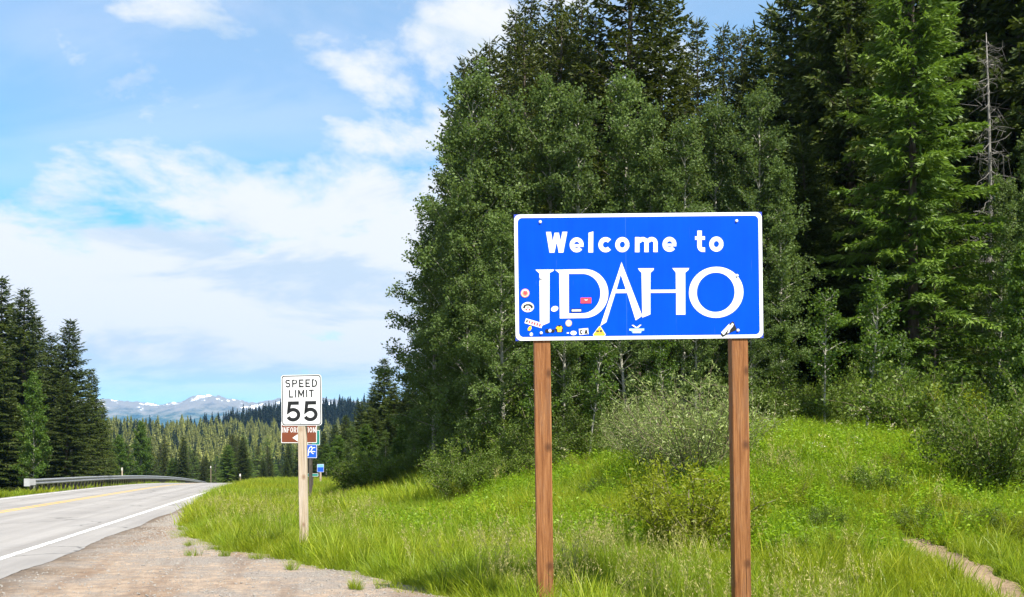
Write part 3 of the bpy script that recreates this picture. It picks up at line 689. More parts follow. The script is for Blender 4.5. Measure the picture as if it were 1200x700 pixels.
flat('border', [rrect(at(360, Yt)-xt+.006, at(375, Yt)-xt-.006, zpx(522, Yt)-zt+.006, zpx(504, Yt)-zt-.006, .03), rrect(at(360, Yt)-xt+.024, at(375, Yt)-xt-.024, zpx(522, Yt)-zt+.024, zpx(504, Yt)-zt-.024, .02)], -.0055, M['dull_white'], pt)
mb = MB(); mb.box(-.2, -.13, .003, .06, -.4, zpx(504, Yt)-zt); mb.build('post', M['post_steel'], tg)
def little(px0, px1, py0, py1, Y, mat, label, name, post_m, pw=.05, band=None):
    xc = at((px0+px1)/2, Y); z = g1(xc, Y); w = (px1-px0)/F*Y/2
    t = thing(name, label, 'sign', (xc, Y, z)); a, b = zpx(py1, Y)-z, zpx(py0, Y)-z
    p_ = plate('panel', rrect(-w, w, a, b, .02), -.004, 0, M[mat], t)
    flat('border', [rrect(-w+.003, w-.003, a+.003, b-.003, .02), rrect(-w+.02, w-.02, a+.02, b-.02, .014)], -.0055, M['dull_white'], p_)
    if band: flat('band', [[(-w+.022, a+(b-a)*.60), (w-.022, a+(b-a)*.60), (w-.022, b-.022), (-w+.022, b-.022)]], -.0055, M[band], p_)
    mb = MB(); mb.bevel_box(-pw/2, pw/2, .002, pw, -.4, b-.05, .006); mb.build('post', M[post_m], t); return t
little(371.5, 379.5, 544, 553.5, 60, 'info_blue', 'small distant blue sign with pale top on a thin pale post', 'blue_sign', 'pale_wood', .10, 'light_blue')
little(359.5, 373, 555, 558.6, 46, 'teal_sign', 'low narrow green marker sign beside the dark post', 'marker_sign', 'post_steel')

# ------------------------------------------------------------------ guardrail
gy0 = 49.5; gX = lambda y: -12.95-0.222*y + 0.55*math.exp(-((y-49.5)/4.0)**2)*-0.4
gr = thing('guardrail', 'long galvanised steel guardrail curving along the far side of the road', 'guardrail', (gX(gy0), gy0, g1(gX(gy0), gy0)))
o0 = np.array(gr.location)
prof = [(0.0, .40), (.05, .44), (.05, .49), (0.0, .535), (0.0, .565), (.05, .61), (.05, .66), (0.0, .70)]
ys = np.concatenate([np.arange(gy0, 110, 1.5), np.arange(110, 190, 4)])
Vb = []; nP = len(prof)
for y in ys:
    zz_ = float(zroad(np.array(y)))-0.02
    for a, b in prof: Vb.append((gX(y)+a*0.976-o0[0], y+a*0.21-o0[1], zz_+b-o0[2]))
    for a, b in prof: Vb.append((gX(y)+(a-.004)*0.976-o0[0], y+a*0.21-o0[1], zz_+b-o0[2]))
fb = []
for i in range(len(ys)-1):
    for j in range(nP-1):
        k = i*2*nP+j; fb.append((k, k+1, k+1+2*nP, k+2*nP)); k += nP; fb.append((k, k+2*nP, k+1+2*nP, k+1))
mb = MB(); mb.add(Vb, fb); mb.build('rail', M['steel'], gr)
mb = MB(); mb.box(-.16, -.045, 0, .12, -.6, .64); pm = mb.build('post', M['post_steel'], gr)
first = True
for y in np.concatenate([np.arange(gy0+1.2, 112, 1.05), np.arange(112, 186, 2.1)]):
    o = pm if first else pm.copy()
    if not first: COL.objects.link(o); o.parent = gr
    first = False
    o.location = (gX(y)-o0[0], y-o0[1], float(zroad(np.array(y)))-0.02-o0[2])
mb = MB(); mb.box(-.08, .20, -.06, 0.0, .36, .74); mb.box(-.06, .05, -.02, .9, .40, .72); te = mb.build('end_terminal', M['grey'], gr); te.location = (0, 0, float(zroad(np.array(gy0)))-0.02-o0[2])

# delineator posts by the far wood
for px, py0, py1, Y, lab in ((84, 527, 560, 66, 'tall thin pale marker post behind the guardrail'), (143, 548, 556, 84, 'short pale marker post beyond the guardrail'), (247, 546, 557, 120, 'thin brownish marker post at the road crest'), (281.5, 555, 565, 88, 'low dark marker post beside the road crest')):
    x = at(px, Y); z = g1(x, Y); top = zpx(py0, Y)-z
    t = thing('marker_post', lab, 'post', (x, Y, z))
    mb = MB(); mb.bevel_box(-.05, .05, -.05, .05, -.3, top, .02); mb.build('shaft', M['pale_wood'] if px < 200 else M['twig'], t)
    mb = MB(); mb.box(-.055, .055, -.055, -.051, top-.25, top-.05); mb.build('reflector', M['dull_white'], t)

# ------------------------------------------------------------------ plants: leaf clouds
def unit(v): return v/np.maximum(np.linalg.norm(v, axis=-1, keepdims=True), 1e-9)
def diamonds(base, direc, length, width, r, tint, up=None, mid=0.5):
    """one pointed quad per leaf: base -> mid left, tip, mid right"""
    n = len(base); d = unit(direc)
    rv = r.normal(size=(n, 3)) if up is None else np.cross(d, up)+0.35*r.normal(size=(n, 3))
    sd = unit(rv-(rv*d).sum(1, keepdims=True)*d)
    L = np.asarray(length)[:, None]; Wd = np.asarray(width)[:, None]
    V = np.stack([base, base+d*L*mid-sd*Wd/2, base+d*L, base+d*L*mid+sd*Wd/2], 1).reshape(-1, 3)
    q = np.arange(n*4).reshape(n, 4)
    return V, q, np.repeat(tint, 4)
def join(parts):
    Vs, Qs, Ts = [], [], []; b = 0
    for V, q, t in parts: Vs.append(V); Qs.append(q+b); Ts.append(t); b += len(V)
    return np.concatenate(Vs), np.concatenate(Qs), np.concatenate(Ts)
def leaf_mesh(name, parts, mat): V, q, t = join(parts); return mesh_from(name, V, quads=q, attrs={'tint': t}, mats=[mat])
def mb_mesh(name, mb, mat):
    me = bpy.data.meshes.new(name); me.from_pydata(mb.v, [], mb.f); me.materials.append(mat)
    me.polygons.foreach_set('use_smooth', np.ones(len(me.polygons), dtype=bool)); me.update(); return me

def aspen(seed, H, R, base, nl=30000, leaf=.085, mat='aspen_leaf', barkm='aspen_bark', limbs=60, r0=.075):
    r = np.random.default_rng(seed); mb = MB()
    bend = r.normal(size=2)*.25
    def trunk(t): return np.array([bend[0]*math.sin(t*2.6)*t, bend[1]*math.sin(t*2.1+.5)*t, H*t])
    ts = np.linspace(0, .97, 10); mb.tube([trunk(t)-(np.array([0, 0, .3]) if t == 0 else 0) for t in ts], [r0*(1-t)**.8+.008 for t in ts], 7)
    tw = []; az = r.uniform(0, 6.28)
    for i in range(limbs):
        t = base+(0.985-base)*((i+r.uniform(0, 1))/limbs)**.9; az += 2.4+r.normal()*.4
        rel = (t-base)/(1-base); prof_ = (0.55+1.2*rel)*(1-rel)**.6 if rel < .3 else 1.22*(1-rel)**.92
        L = R*min(1.1, prof_)*r.uniform(.5, 1.18)+.18; el = RAD(r.uniform(18, 48)+25*rel)
        d = np.array([math.cos(az)*math.cos(el), math.sin(az)*math.cos(el), math.sin(el)]); p0_ = trunk(t)
        pts = [p0_+d*L*s+np.array([0, 0, -.10*L*s*s])+r.normal(size=3)*.05*s for s in (0, .35, .7, 1)]
        mb.tube(pts, [.030*(1-t)+.014, .018, .010, .005], 4, False)
        tw.append((pts[1], pts[3], .30*L)); 
        for j in range(int(3+L*3.2)):
            s = r.uniform(.25, 1); q = pts[0]+(pts[3]-pts[0])*s; e = unit((d*.6+r.normal(size=3)*.75+np.array([0, 0, .12]))[None])[0]
            l = r.uniform(.25, .62)*(0.5+.22*R); tw.append((q, q+e*l, l))
            if j % 2 == 0: mb.tube([q, q+e*l], [.007, .003], 3, False)
    a = np.array([x[0] for x in tw]); b = np.array([x[1] for x in tw]); w = np.array([x[2] for x in tw])**.8; w /= w.sum()
    k = r.choice(len(tw), nl, p=w); s = r.uniform(.15, 1.08, nl)[:, None]
    P = a[k]+(b[k]-a[k])*s+r.normal(size=(nl, 3))*np.array([.085, .085, .075])
    tint = np.clip(r.beta(2, 2, nl)*.6+(r.uniform(0, 1, len(tw))[k])*.45, 0, 1)
    sz = leaf*r.uniform(.65, 1.25, nl)
    part = diamonds(P, r.normal(size=(nl, 3))+np.array([0, 0, -.35]), sz, sz*.85, r, tint)
    return mb_mesh('trunk', mb, M[barkm]), leaf_mesh('crown', [part], M[mat])

def conifer(seed, H, R, base, mat, droop=.25, rise=.15, spacing=.40, per=6, tl=.42, nw=.075, quads_per=3, power=.75, dead=8, barkm='dark_bark', r0=None, step=.17, side=.75):
    r = np.random.default_rng(seed); mb = MB(); r0 = r0 or .011*H+.02
    bend = r.normal(size=2)*.006*H
    def trunk(t): return np.array([bend[0]*math.sin(t*3), bend[1]*math.sin(t*2.5), H*t])
    ts = np.linspace(0, .99, 10); mb.tube([trunk(t)-(np.array([0, 0, .4]) if t == 0 else 0) for t in ts], [r0*(1-t)**.9+.008 for t in ts], 8)
    B, D, LL, WW, TT, UU = [], [], [], [], [], []
    z = base*H
    while z < H*.992:
        t = z/H; rel = (t-base)/(1-base)
        Lm = R*((1-rel)**power)*(0.62+.38*min(1, rel/.12)) + .10
        n = max(3, int(per*(.6+.4*(1-rel))+r.uniform(-.5, 1)))
        a0 = r.uniform(0, 6.28)
        for i in range(n):
            az = a0+6.283*i/n+r.normal()*.25; L = Lm*r.uniform(.55, 1.18)
            o = np.array([math.cos(az), math.sin(az), 0]); sd = np.array([-o[1], o[0], 0])
            zz0 = z+r.uniform(-.5, .5)*spacing; p0_ = trunk(min(.99, zz0/H)); rs = rise+.55*rel**2+r.normal()*.07; dr = droop*(1-rel*.7)*r.uniform(.6, 1.3)
            P = lambda s: p0_+o*L*s+np.array([0, 0, L*(rs*s-dr*s*s+.55*dr*max(0, s-.7)**1.2)])
            mb.tube([P(0), P(.5), P(.95)], [.010+.010*L, .006+.004*L, .004], 3, False)
            ns = max(3, int(L/step)); s = (np.arange(ns)+r.uniform(.2, .8, ns))/ns*.88+.14
            pts = np.array([P(x) for x in s]); bt = r.uniform(0, .35)
            for sg in (-1, 1):
                l = tl*(1.08-.62*s)*min(1, .35+.4*L)*r.uniform(.6, 1.2, ns)
                dv = unit(o*.62+sd*sg*side*r.uniform(.5, 1.2, ns)[:, None]+np.array([0, 0, -.12-droop*.5])+r.normal(size=(ns, 3))*.16)
                for q in range(quads_per):
                    f = q/quads_per*.75; B.append(pts+dv*(l*f)[:, None]); D.append(dv+r.normal(size=(ns, 3))*.30)
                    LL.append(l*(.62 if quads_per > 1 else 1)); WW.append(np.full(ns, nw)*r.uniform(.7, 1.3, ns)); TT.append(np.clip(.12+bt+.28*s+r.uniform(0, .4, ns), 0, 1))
            B.append(P(.9)[None]); D.append((P(1.0)-P(.85))[None]); LL.append(np.array([tl*.7])); WW.append(np.array([nw])); TT.append(np.array([.8]))
        z += spacing*(1-.45*rel)*r.uniform(.8, 1.2)
    B.append(trunk(.985)[None]); D.append(np.array([[0, 0, 1.]])); LL.append(np.array([.45])); WW.append(np.array([.06])); TT.append(np.array([.7]))
    for i in range(dead):
        zc = H*r.uniform(.06, max(.1, base+.12)); az = r.uniform(0, 6.28); L = R*r.uniform(.3, .7)
        p0_ = trunk(zc/H); mb.tube([p0_, p0_+np.array([math.cos(az)*L*.6, math.sin(az)*L*.6, -.05*L]), p0_+np.array([math.cos(az)*L, math.sin(az)*L, -.22*L])], [.018, .010, .004], 3, False)
    part = diamonds(np.concatenate(B), np.concatenate(D), np.concatenate(LL), np.concatenate(WW), r, np.concatenate(TT))
    return mb_mesh('trunk', mb, M[barkm]), leaf_mesh('crown', [part], M[mat])

def bush(seed, H, R, nl, leaf, mat, stems=16, slim=.45, spread=.16, upright=.6):
    r = np.random.default_rng(seed); mb = MB(); A_, B_ = [], []
    for i in range(stems):
        az = r.uniform(0, 6.28); o = np.array([math.cos(az), math.sin(az), 0])
        l = R*math.sqrt(r.uniform(.02, 1)); h = H*r.uniform(.6, 1.05)*(1-.45*(l/R)**2)
        p0_ = o*R*.12*r.uniform(0, 1); p1 = p0_+o*l*.5+np.array([0, 0, h*upright]); p2 = p0_+o*l+np.array([0, 0, h])+r.normal(size=3)*.05
        mb.tube([p0_-np.array([0, 0, .15]), p1, p2], [.016, .010, .004], 4, False)
        A_ += [p0_+(p1-p0_)*.3, p1]; B_ += [p1, p2]
        for j in range(7):
            s = r.uniform(.15, 1); q = p1+(p2-p1)*s if j % 2 else p0_+(p1-p0_)*s; e = unit((o*.5+r.normal(size=3)*.7+np.array([0, 0, .45]))[None])[0]*H*r.uniform(.12, .32)
            A_.append(q); B_.append(q+e); mb.tube([q, q+e], [.006, .003], 3, False)
    A_, B_ = np.array(A_), np.array(B_); w = np.linalg.norm(B_-A_, axis=1); w /= w.sum()
    k = r.choice(len(A_), nl, p=w); s = r.uniform(.05, 1.05, nl)[:, None]; ax = unit(B_[k]-A_[k])
    P = A_[k]+(B_[k]-A_[k])*s+r.normal(size=(nl, 3))*spread*.6; P[:, 2] = np.maximum(P[:, 2], .02)
    tint = np.clip(r.beta(2, 2, nl)*.8+r.uniform(0, 1, len(A_))[k]*.25, 0, 1); sz = leaf*r.uniform(.6, 1.3, nl)
    part = diamonds(P, ax*.6+r.normal(size=(nl, 3))*.8, sz, sz*slim, r, tint)
    return mb_mesh('stems', mb, M['twig']), leaf_mesh('foliage', [part], M[mat])

KIND = {}
def plant(kind, name, label, cat, x, y, scale=1.0, group=None, rz=None, sz=None, parts=('trunk', 'crown')):
    z = g1(x, y)-0.03
    t = thing(name, label, cat, (x, y, z), group, (0, 0, rz if rz is not None else random.uniform(0, 6.28)))
    t.scale = (scale, scale, sz if sz else scale)
    for nm, me in zip(parts, KIND[kind]):
        o = link(nm, me, t)
    return t
random.seed(5)
KIND['aspen0'] = aspen(1, 11, 2.6, .07, 25000); KIND['aspen1'] = aspen(2, 11, 2.3, .09, 23000); KIND['aspen2'] = aspen(3, 11, 2.9, .06, 27000); KIND['aspen3'] = aspen(4, 11, 2.1, .12, 21000)
KIND['birch'] = aspen(7, 8, 1.9, .12, 15000, .12, 'birch_leaf')
KIND['sapling'] = aspen(8, 5, .75, .36, 2600, .085, 'birch_leaf', 'aspen_bark', 22, .032)
fk_ = dict(per=8, tl=.62, nw=.082, step=.13, spacing=.32, quads_per=4)
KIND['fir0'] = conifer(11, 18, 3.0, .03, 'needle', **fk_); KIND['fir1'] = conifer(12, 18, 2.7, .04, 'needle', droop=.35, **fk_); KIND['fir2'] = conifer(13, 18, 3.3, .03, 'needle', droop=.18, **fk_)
KIND['pine0'] = conifer(14, 18, 1.9, .22, 'pine_needle', droop=.02, rise=.28, spacing=.28, per=6, tl=.46, nw=.075, power=.55, dead=22, step=.11, quads_per=4)
KIND['pine1'] = conifer(15, 18, 2.2, .16, 'pine_needle', droop=.05, rise=.22, spacing=.30, per=6, tl=.48, nw=.075, power=.6, dead=18, step=.11, quads_per=4)
KIND['dfir'] = conifer(16, 19, 3.4, .10, 'fir_needle', droop=.42, rise=.22, spacing=.44, per=6, tl=.78, nw=.085, quads_per=5, power=.6, dead=20, step=.12)
KIND['young_fir'] = conifer(17, 7, 1.9, .03, 'fir_needle', droop=.22, rise=.14, spacing=.30, per=6, tl=.40, nw=.055, power=.8, dead=2, r0=.07)
KIND['willow'] = bush(21, 2.3, 1.35, 6000, .085, 'willow', 26, .26, .13)
KIND['ybush'] = bush(22, 1.25, 1.0, 9000, .075, 'bush_yellow', 22, .32, .13)
KIND['gbush'] = bush(23, 1.6, 1.2, 9000, .075, 'bush_green', 20, .55, .15); KIND['gbush2'] = bush(24, 2.4, 1.6, 13000, .08, 'bush_green', 26, .55, .16)

def tree_at(kind, Hk, px, topy, Y, name, label, group, cat='tree', wide=None):
    x = at(px, Y); z = g1(x, Y); H = zpx(topy, Y)-z; s = H/Hk
    return plant(kind, name, label, cat, x, Y, s if wide is None else s*wide, group, sz=s)

LAS = ['tall aspen %s in the grove' % q for q in ('rising farthest from the right post','second from the open end','with rounded top clear of the pines','rising over the sign corner above the left post','rising above the W of Welcome','rising above the letters lco of Welcome','rising above the letters me of Welcome','rising above the gap before the word to','rising above the word to','rising over the right post','just past the upper corner nearest the right post','low against the dark firs beyond the right post')]+['short aspen %s' % q for q in ('just behind the left post','behind the letters I and D','behind the letter A','behind the letter H','behind the letter O by the right post','between the left post and the open bank')]
LA = 'leafy pale-trunked aspen in the clump right behind the welcome sign'; GA = 'aspens behind the welcome sign'
for i, (px, ty, Y) in enumerate([(508, 235, 33), (540, 150, 31), (566, 98, 29), (604, 115, 28.5), (640, 98, 28.5), (678, 112, 27.5), (716, 100, 28.5), (758, 125, 27), (800, 140, 26), (842, 118, 27.5), (884, 118, 26.5), (916, 190, 25.5), (590, 250, 25.5), (660, 260, 25), (735, 270, 24.6), (815, 285, 24.6), (880, 300, 24.4), (545, 260, 28)]):
    tree_at('aspen%d' % (i % 4), 11, px, ty, Y, 'aspen_tree', LAS[i], GA, wide=1.0 if ty < 200 else 1.15)
LB = 'aspen on the bank at the open left end of the grove'; GB = 'aspens along the grassy bank'
for i, (px, ty, Y) in enumerate([(512, 270, 36), (516, 320, 40), (528, 330, 34), (514, 370, 44)]):
    tree_at('aspen%d' % (i % 4), 11, px, ty, Y, 'bank_aspen', ('tallest','second tallest','fuller, nearest the left post','shortest')[i]+' aspen on the bank at the open end of the grove', GB, wide=1.0)
LP = 'tall slender dark pine rising behind the aspen clump'; GP = 'pines behind the aspens'
for i, (px, ty, Y) in enumerate([(546, 72, 40), (604, 12, 40), (624, -4, 42), (652, -12, 43), (668, 8, 45), (684, -6, 41), (815, 22, 44), (846, 30, 47), (868, 36, 45), (800, 70, 42), (590, 60, 44), (640, 30, 46), (885, 30, 48), (575, 45, 39), (612, 28, 36), (660, 18, 37), (700, 15, 36), (560, 62, 38)]):
    tree_at('pine%d' % (i % 2), 18, px, ty, Y, 'pine_tree', LP, GP)
tree_at('pine1', 18, 745, -120, 35, 'pine_tree', 'broad tall pine whose top towers over the sign behind aspens', None, wide=1.25)
tree_at('pine0', 18, 772, -60, 37, 'pine_tree', 'pine crowding the right of the broadest towering pine', None, wide=1.1)
LF = 'tall dark fir in the shaded wood right of the welcome sign'; GF = 'firs in the shaded wood on the right'
for i, (px, ty, Y) in enumerate([(905, 8, 44), (930, -40, 40), (958, -110, 35), (1000, -160, 33), (1028, -190, 37), (1105, -240, 36), (1140, -200, 33), (1190, -260, 32), (1235, -240, 31), (985, -60, 42), (1060, -150, 42), (1165, -150, 40), (1215, -150, 39), (1275, -200, 34), (1320, -220, 36)]):
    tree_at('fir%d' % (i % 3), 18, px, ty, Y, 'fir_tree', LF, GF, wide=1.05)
LU = 'lower fir filling the dark understorey of the wood'; GU = 'understorey firs'
for i in range(26):
    px = 905+i*14+random.uniform(-8, 8); Y = random.uniform(29, 37); tree_at('fir%d' % (i % 3), 18, px, random.uniform(150, 330), Y, 'fir_tree', LU, GU, wide=1.35)
LBK = 'background conifer deep in the wood behind the front trees'; GBK = 'conifers deep in the wood'
sky_px = [480, 520, 560, 600, 700, 800, 900, 950, 1300]; sky_py = [330, 180, 100, 60, 30, 80, 70, -20, -60]
for i in range(58):
    px = 530+i*14+random.uniform(-7, 7); Y = random.uniform(46, 72); ty = np.interp(px, sky_px, sky_py)+random.uniform(25, 150)
    tree_at(('fir%d' % (i % 3)), 18, px, float(ty), Y, 'fir_tree', LBK, GBK, wide=1.15)
tree_at('dfir', 19, 1072, -95, 26.5, 'fir_tree', 'bright green drooping fir standing forward of the dark wood', None)
tree_at('young_fir', 7, 1095, 330, 25.5, 'fir_tree', 'young bright green fir below the drooping fir', None, wide=1.2)
tree_at('young_fir', 7, 1030, 390, 26.5, 'fir_tree', 'small young fir between saplings at the wood edge', None, wide=1.2)
tree_at('young_fir', 7, 1190, 380, 24.5, 'fir_tree', 'young fir above the path beside the dark bush', None)
for i, (px, ty, Y) in enumerate([(1170, 210, 27), (1215, 150, 25)]):
    tree_at('aspen%d' % i, 11, px, ty, Y, 'aspen_tree', ('slim aspen in front of the bare grey snag', 'aspen leaning in from the right end of the wood')[i], None)
# bare dead tree
def snag(seed, H):
    r = np.random.default_rng(seed); mb = MB(); pts = [np.array([.22*math.sin(t*7), .2*math.cos(t*5), H*t]) for t in np.linspace(0, 1, 9)]
    mb.tube(pts, [.10*(1-t)**.7+.012 for t in np.linspace(0, 1, 9)], 8); br_ = MB()
    for i in range(85):
        t = r.uniform(.25, .99); p = np.array([.22*math.sin(t*7), .2*math.cos(t*5), H*t]); az = r.uniform(0, 6.28); L = (.6+.7*(1-t))*r.uniform(.3, 1); o = np.array([math.cos(az), math.sin(az), r.uniform(-.9, .3)])
        q = [p, p+o*L*.35+r.normal(size=3)*.05, p+o*L*.7+r.normal(size=3)*.10, p+o*L+r.normal(size=3)*.16]; br_.tube(q, [.020, .014, .009, .004], 4, False)
        for j in range(4):
            a = p+o*L*r.uniform(.3, .95); br_.tube([a, a+r.normal(size=3)*.28+np.array([0, 0, -.1])], [.008, .003], 3, False)
    return mb_mesh('trunk', mb, M['snag_bark']), mb_mesh('branches', br_, M['snag_bark'])
KIND['snag'] = snag(31, 14)
xS, YS = at(1156, 29.5), 29.5; plant('snag', 'dead_tree', 'bare silver grey dead tree among the dark firs', 'tree', xS, YS, (zpx(35, YS)-g1(xS, YS))/14, parts=('trunk', 'branches'))
LS = 'thin pale-stemmed sapling at the shady edge of the meadow'; GS = 'saplings at the meadow edge'
for px, ty, Y, q in ((967, 340, 23.5, 'between the right post and the young fir'), (1015, 320, 22.5, 'tallest of those in the open meadow'), (925, 380, 25, 'closest to the aspens beyond the right post'), (1050, 390, 24, 'in front of the drooping fir'), (690, 380, 22.8, 'between the posts under the letter A'), (640, 400, 22.5, 'beside the left post'), (780, 390, 23.5, 'above the willow shrubs')):
    tree_at('sapling', 5, px, ty, Y, 'sapling_tree', 'thin pale-stemmed sapling ' + q, GS, wide=1.1)
# shrubs
SH2 = ('stems', 'foliage')
def shrub(kind, name, label, px, py, s, group=None, sz=None):
    x, y = unproj(px, py); return plant(kind, name, label, 'shrub', x, y, s, group, sz=sz, parts=SH2)
LW = 'pale silvery willow shrub at the foot of the aspens'; GW = 'willow shrubs below the aspens'
for (px, py, s), q in zip(((775, 560, .80), (818, 566, .90), (742, 545, .62), (850, 552, .70)), ('full pale silvery willow shrub midway between the sign posts', 'largest pale silvery willow shrub, towards the right post', 'small silvery willow shrub beside the lime shrub and aspens', 'silvery willow shrub half hidden by the right post')): shrub('willow', 'willow_shrub', q, px, py, s, GW)
shrub('ybush', 'yellow_shrub', 'lime yellow leafy shrub in the meadow near the right sign post', 808, 648, 1.05)
shrub('ybush', 'yellow_shrub', 'small lime shrub between the posts above the grass', 752, 622, .6)
shrub('gbush2', 'dark_shrub', 'broad dark leafy bush shading the slope above the path', 1170, 580, .8)
shrub('gbush', 'dark_shrub', 'rounded green shrub tucked behind the broad dark bush', 1140, 545, .7)
shrub('gbush', 'edge_bush', 'green shrub in front of the firs above the meadow', 1080, 520, 1.2)
shrub('ybush', 'yellow_shrub', 'yellow green shrub beside the broad dark bush', 1115, 520, 1.0)
shrub('gbush', 'low_shrub', 'low dark clump of leaves in the middle of the meadow', 1020, 588, .42)
shrub('gbush', 'low_shrub', 'low green shrub beside the dirt path', 1075, 625, .30)
LC = 'knee high leafy clump standing in the meadow grass'; GC = 'leafy clumps in the meadow'
for px, py, k_, s2 in ((700, 585, 'gbush', .3), (930, 600, 'ybush', .4), (960, 625, 'gbush', .3), (910, 560, 'gbush', .35), (1050, 560, 'ybush', .4), (680, 560, 'ybush', .45), (580, 565, 'gbush', .4), (985, 660, 'ybush', .35), (1110, 610, 'ybush', .38), (540, 590, 'ybush', .4), (1150, 630, 'gbush', .33), (1185, 640, 'ybush', .4), (930, 660, 'gbush', .25)): shrub(k_, 'leafy_clump', LC, px, py, s2, GC)
LG = 'green shrub along the shaded foot of the aspens'; GG = 'shrubs under the aspens'
for i in range(20):
    px = 410+i*27+random.uniform(-9, 9); py = float(np.interp(px, [400, 470, 540, 600, 900, 950], [570, 556, 528, 503, 496, 500]))+random.uniform(-8, 6)
    if i < 9: shrub('gbush', 'slope_shrub', 'low green shrub on the slope between the small signs and the left post', px+14, py+random.uniform(6, 18), random.uniform(.7, 1.15), 'shrubs on the slope')
    shrub('gbush' if i % 3 else 'gbush2', 'edge_shrub', LG, px, py, random.uniform(.7, 1.15), GG)
LX = 'shrub hiding the tree feet along the upper edge of the meadow'; GX_ = 'shrubs along the upper meadow edge'
for i in range(13):
    px = 880+i*17+random.uniform(-6, 6); Yb = random.uniform(23.5, 26.5)
    plant('gbush' if i % 2 else 'gbush2', 'meadow_edge_shrub', LX, 'shrub', at(px, Yb), Yb, random.uniform(.55, .9), GX_, parts=SH2)
for i in range(11):
    px = 545+i*20+random.uniform(-6, 6); Yb = random.uniform(22.0, 24.3)
    plant('gbush' if i % 2 else 'gbush2', 'grove_shrub', 'leafy green shrub hiding the aspen feet behind the left post', 'shrub', at(px, Yb), Yb, random.uniform(.45, .75), 'shrubs behind the left post', parts=SH2)
plant('birch', 'birch_tree', 'yellow-green leafy tree at the right end above the bush', 'tree', at(1203, 20), 20, .50)

# left wood across the road
LL_ = 'tall dark spruce in the wood across the road'; GLL = 'spruces across the road'
for i, (px, ty, Y) in enumerate([(2, 325, 74), (30, 338, 72), (86, 374, 70), (62, 392, 76), (108, 432, 84), (-35, 300, 74), (-75, 320, 70), (15, 360, 80), (46, 370, 84), (-10, 370, 66), (120, 470, 92), (75, 440, 66), (85, 480, 73), (-110, 290, 76), (-60, 350, 84)]):
    tree_at('fir%d' % (i % 3), 18, px, ty, Y, 'spruce_tree', LL_, GLL, wide=1.35)
LL2 = 'smaller fir at the foot of the spruces behind the guardrail'; GL2 = 'small firs behind the guardrail'
for i in range(12):
    px = -40+i*15+random.uniform(-5, 5); Yc = random.uniform(62, 82)
    if at(px, Yc) > gX(Yc)-2.2: continue
    tree_at('fir%d' % (i % 3), 18, px, random.uniform(470, 520), Yc, 'fir_tree', LL2, GL2, wide=1.7)
tree_at('birch', 8, 40, 442, 60, 'birch_tree', 'slim light green birch in front of the dark spruces', None, wide=.8)
tree_at('birch', 8, 165, 497, 118, 'birch_tree', 'bright green broadleaf tree beyond the guardrail', None, wide=1.1)
tree_at('birch', 8, 140, 512, 110, 'birch_tree', 'smaller bright broadleaf tree beside the spruces', None, wide=1.2)
tree_at('fir0', 18, 284, 512, 112, 'spruce_tree', 'lone dark conical spruce standing at the road crest', None, wide=1.5)
LM = 'dark conifer in the row beyond the road crest'; GM = 'conifers beyond the road crest'
for i in range(46):
    px = 118+i*5.2+random.uniform(-4, 4); Y = random.uniform(125, 210); kk = ('fir0', 'pine1', 'young_fir', 'pine0', 'dfir', 'pine1')[i % 6]; tree_at(kk, {'young_fir': 7, 'dfir': 19}.get(kk, 18), px, random.uniform(508, 546), Y, 'conifer_tree', LM, GM, wide=random.uniform(1.2, 1.9))
LR = 'roadside conifer on the bank beyond the small signs'; GRR = 'conifers on the bank beyond the small signs'
for i, (px, ty, Y) in enumerate([(450, 420, 78), (437, 452, 84), (421, 470, 92), (462, 448, 68), (478, 430, 62), (405, 486, 100), (392, 497, 110), (380, 505, 118), (366, 510, 130), (352, 515, 140), (470, 470, 72), (490, 440, 56), (440, 480, 76), (338, 520, 150), (426, 500, 82), (410, 512, 90), (455, 485, 64)]):
    tree_at('fir%d' % (i % 3), 18, px, ty, Y, 'fir_tree', LR, GRR, wide=1.6)
LR2 = 'small broadleaf tree on the shaded bank beyond the signs'; GR2 = 'broadleaf trees on the shaded bank'
for i, (px, ty, Y) in enumerate([(430, 500, 60), (412, 500, 66), (396, 512, 74), (452, 505, 54), (472, 500, 48), (492, 490, 44), (382, 522, 84), (505, 470, 41), (520, 440, 36), (485, 500, 42), (465, 520, 46), (447, 525, 50), (500, 510, 36), (530, 490, 31), (555, 480, 28), (428, 530, 56), (492, 470, 45), (412, 530, 62)]):
    tree_at(('birch', 'aspen1')[i % 2], (8, 11)[i % 2], px, ty, Y, 'broadleaf_tree', LR2, GR2, wide=1.5)

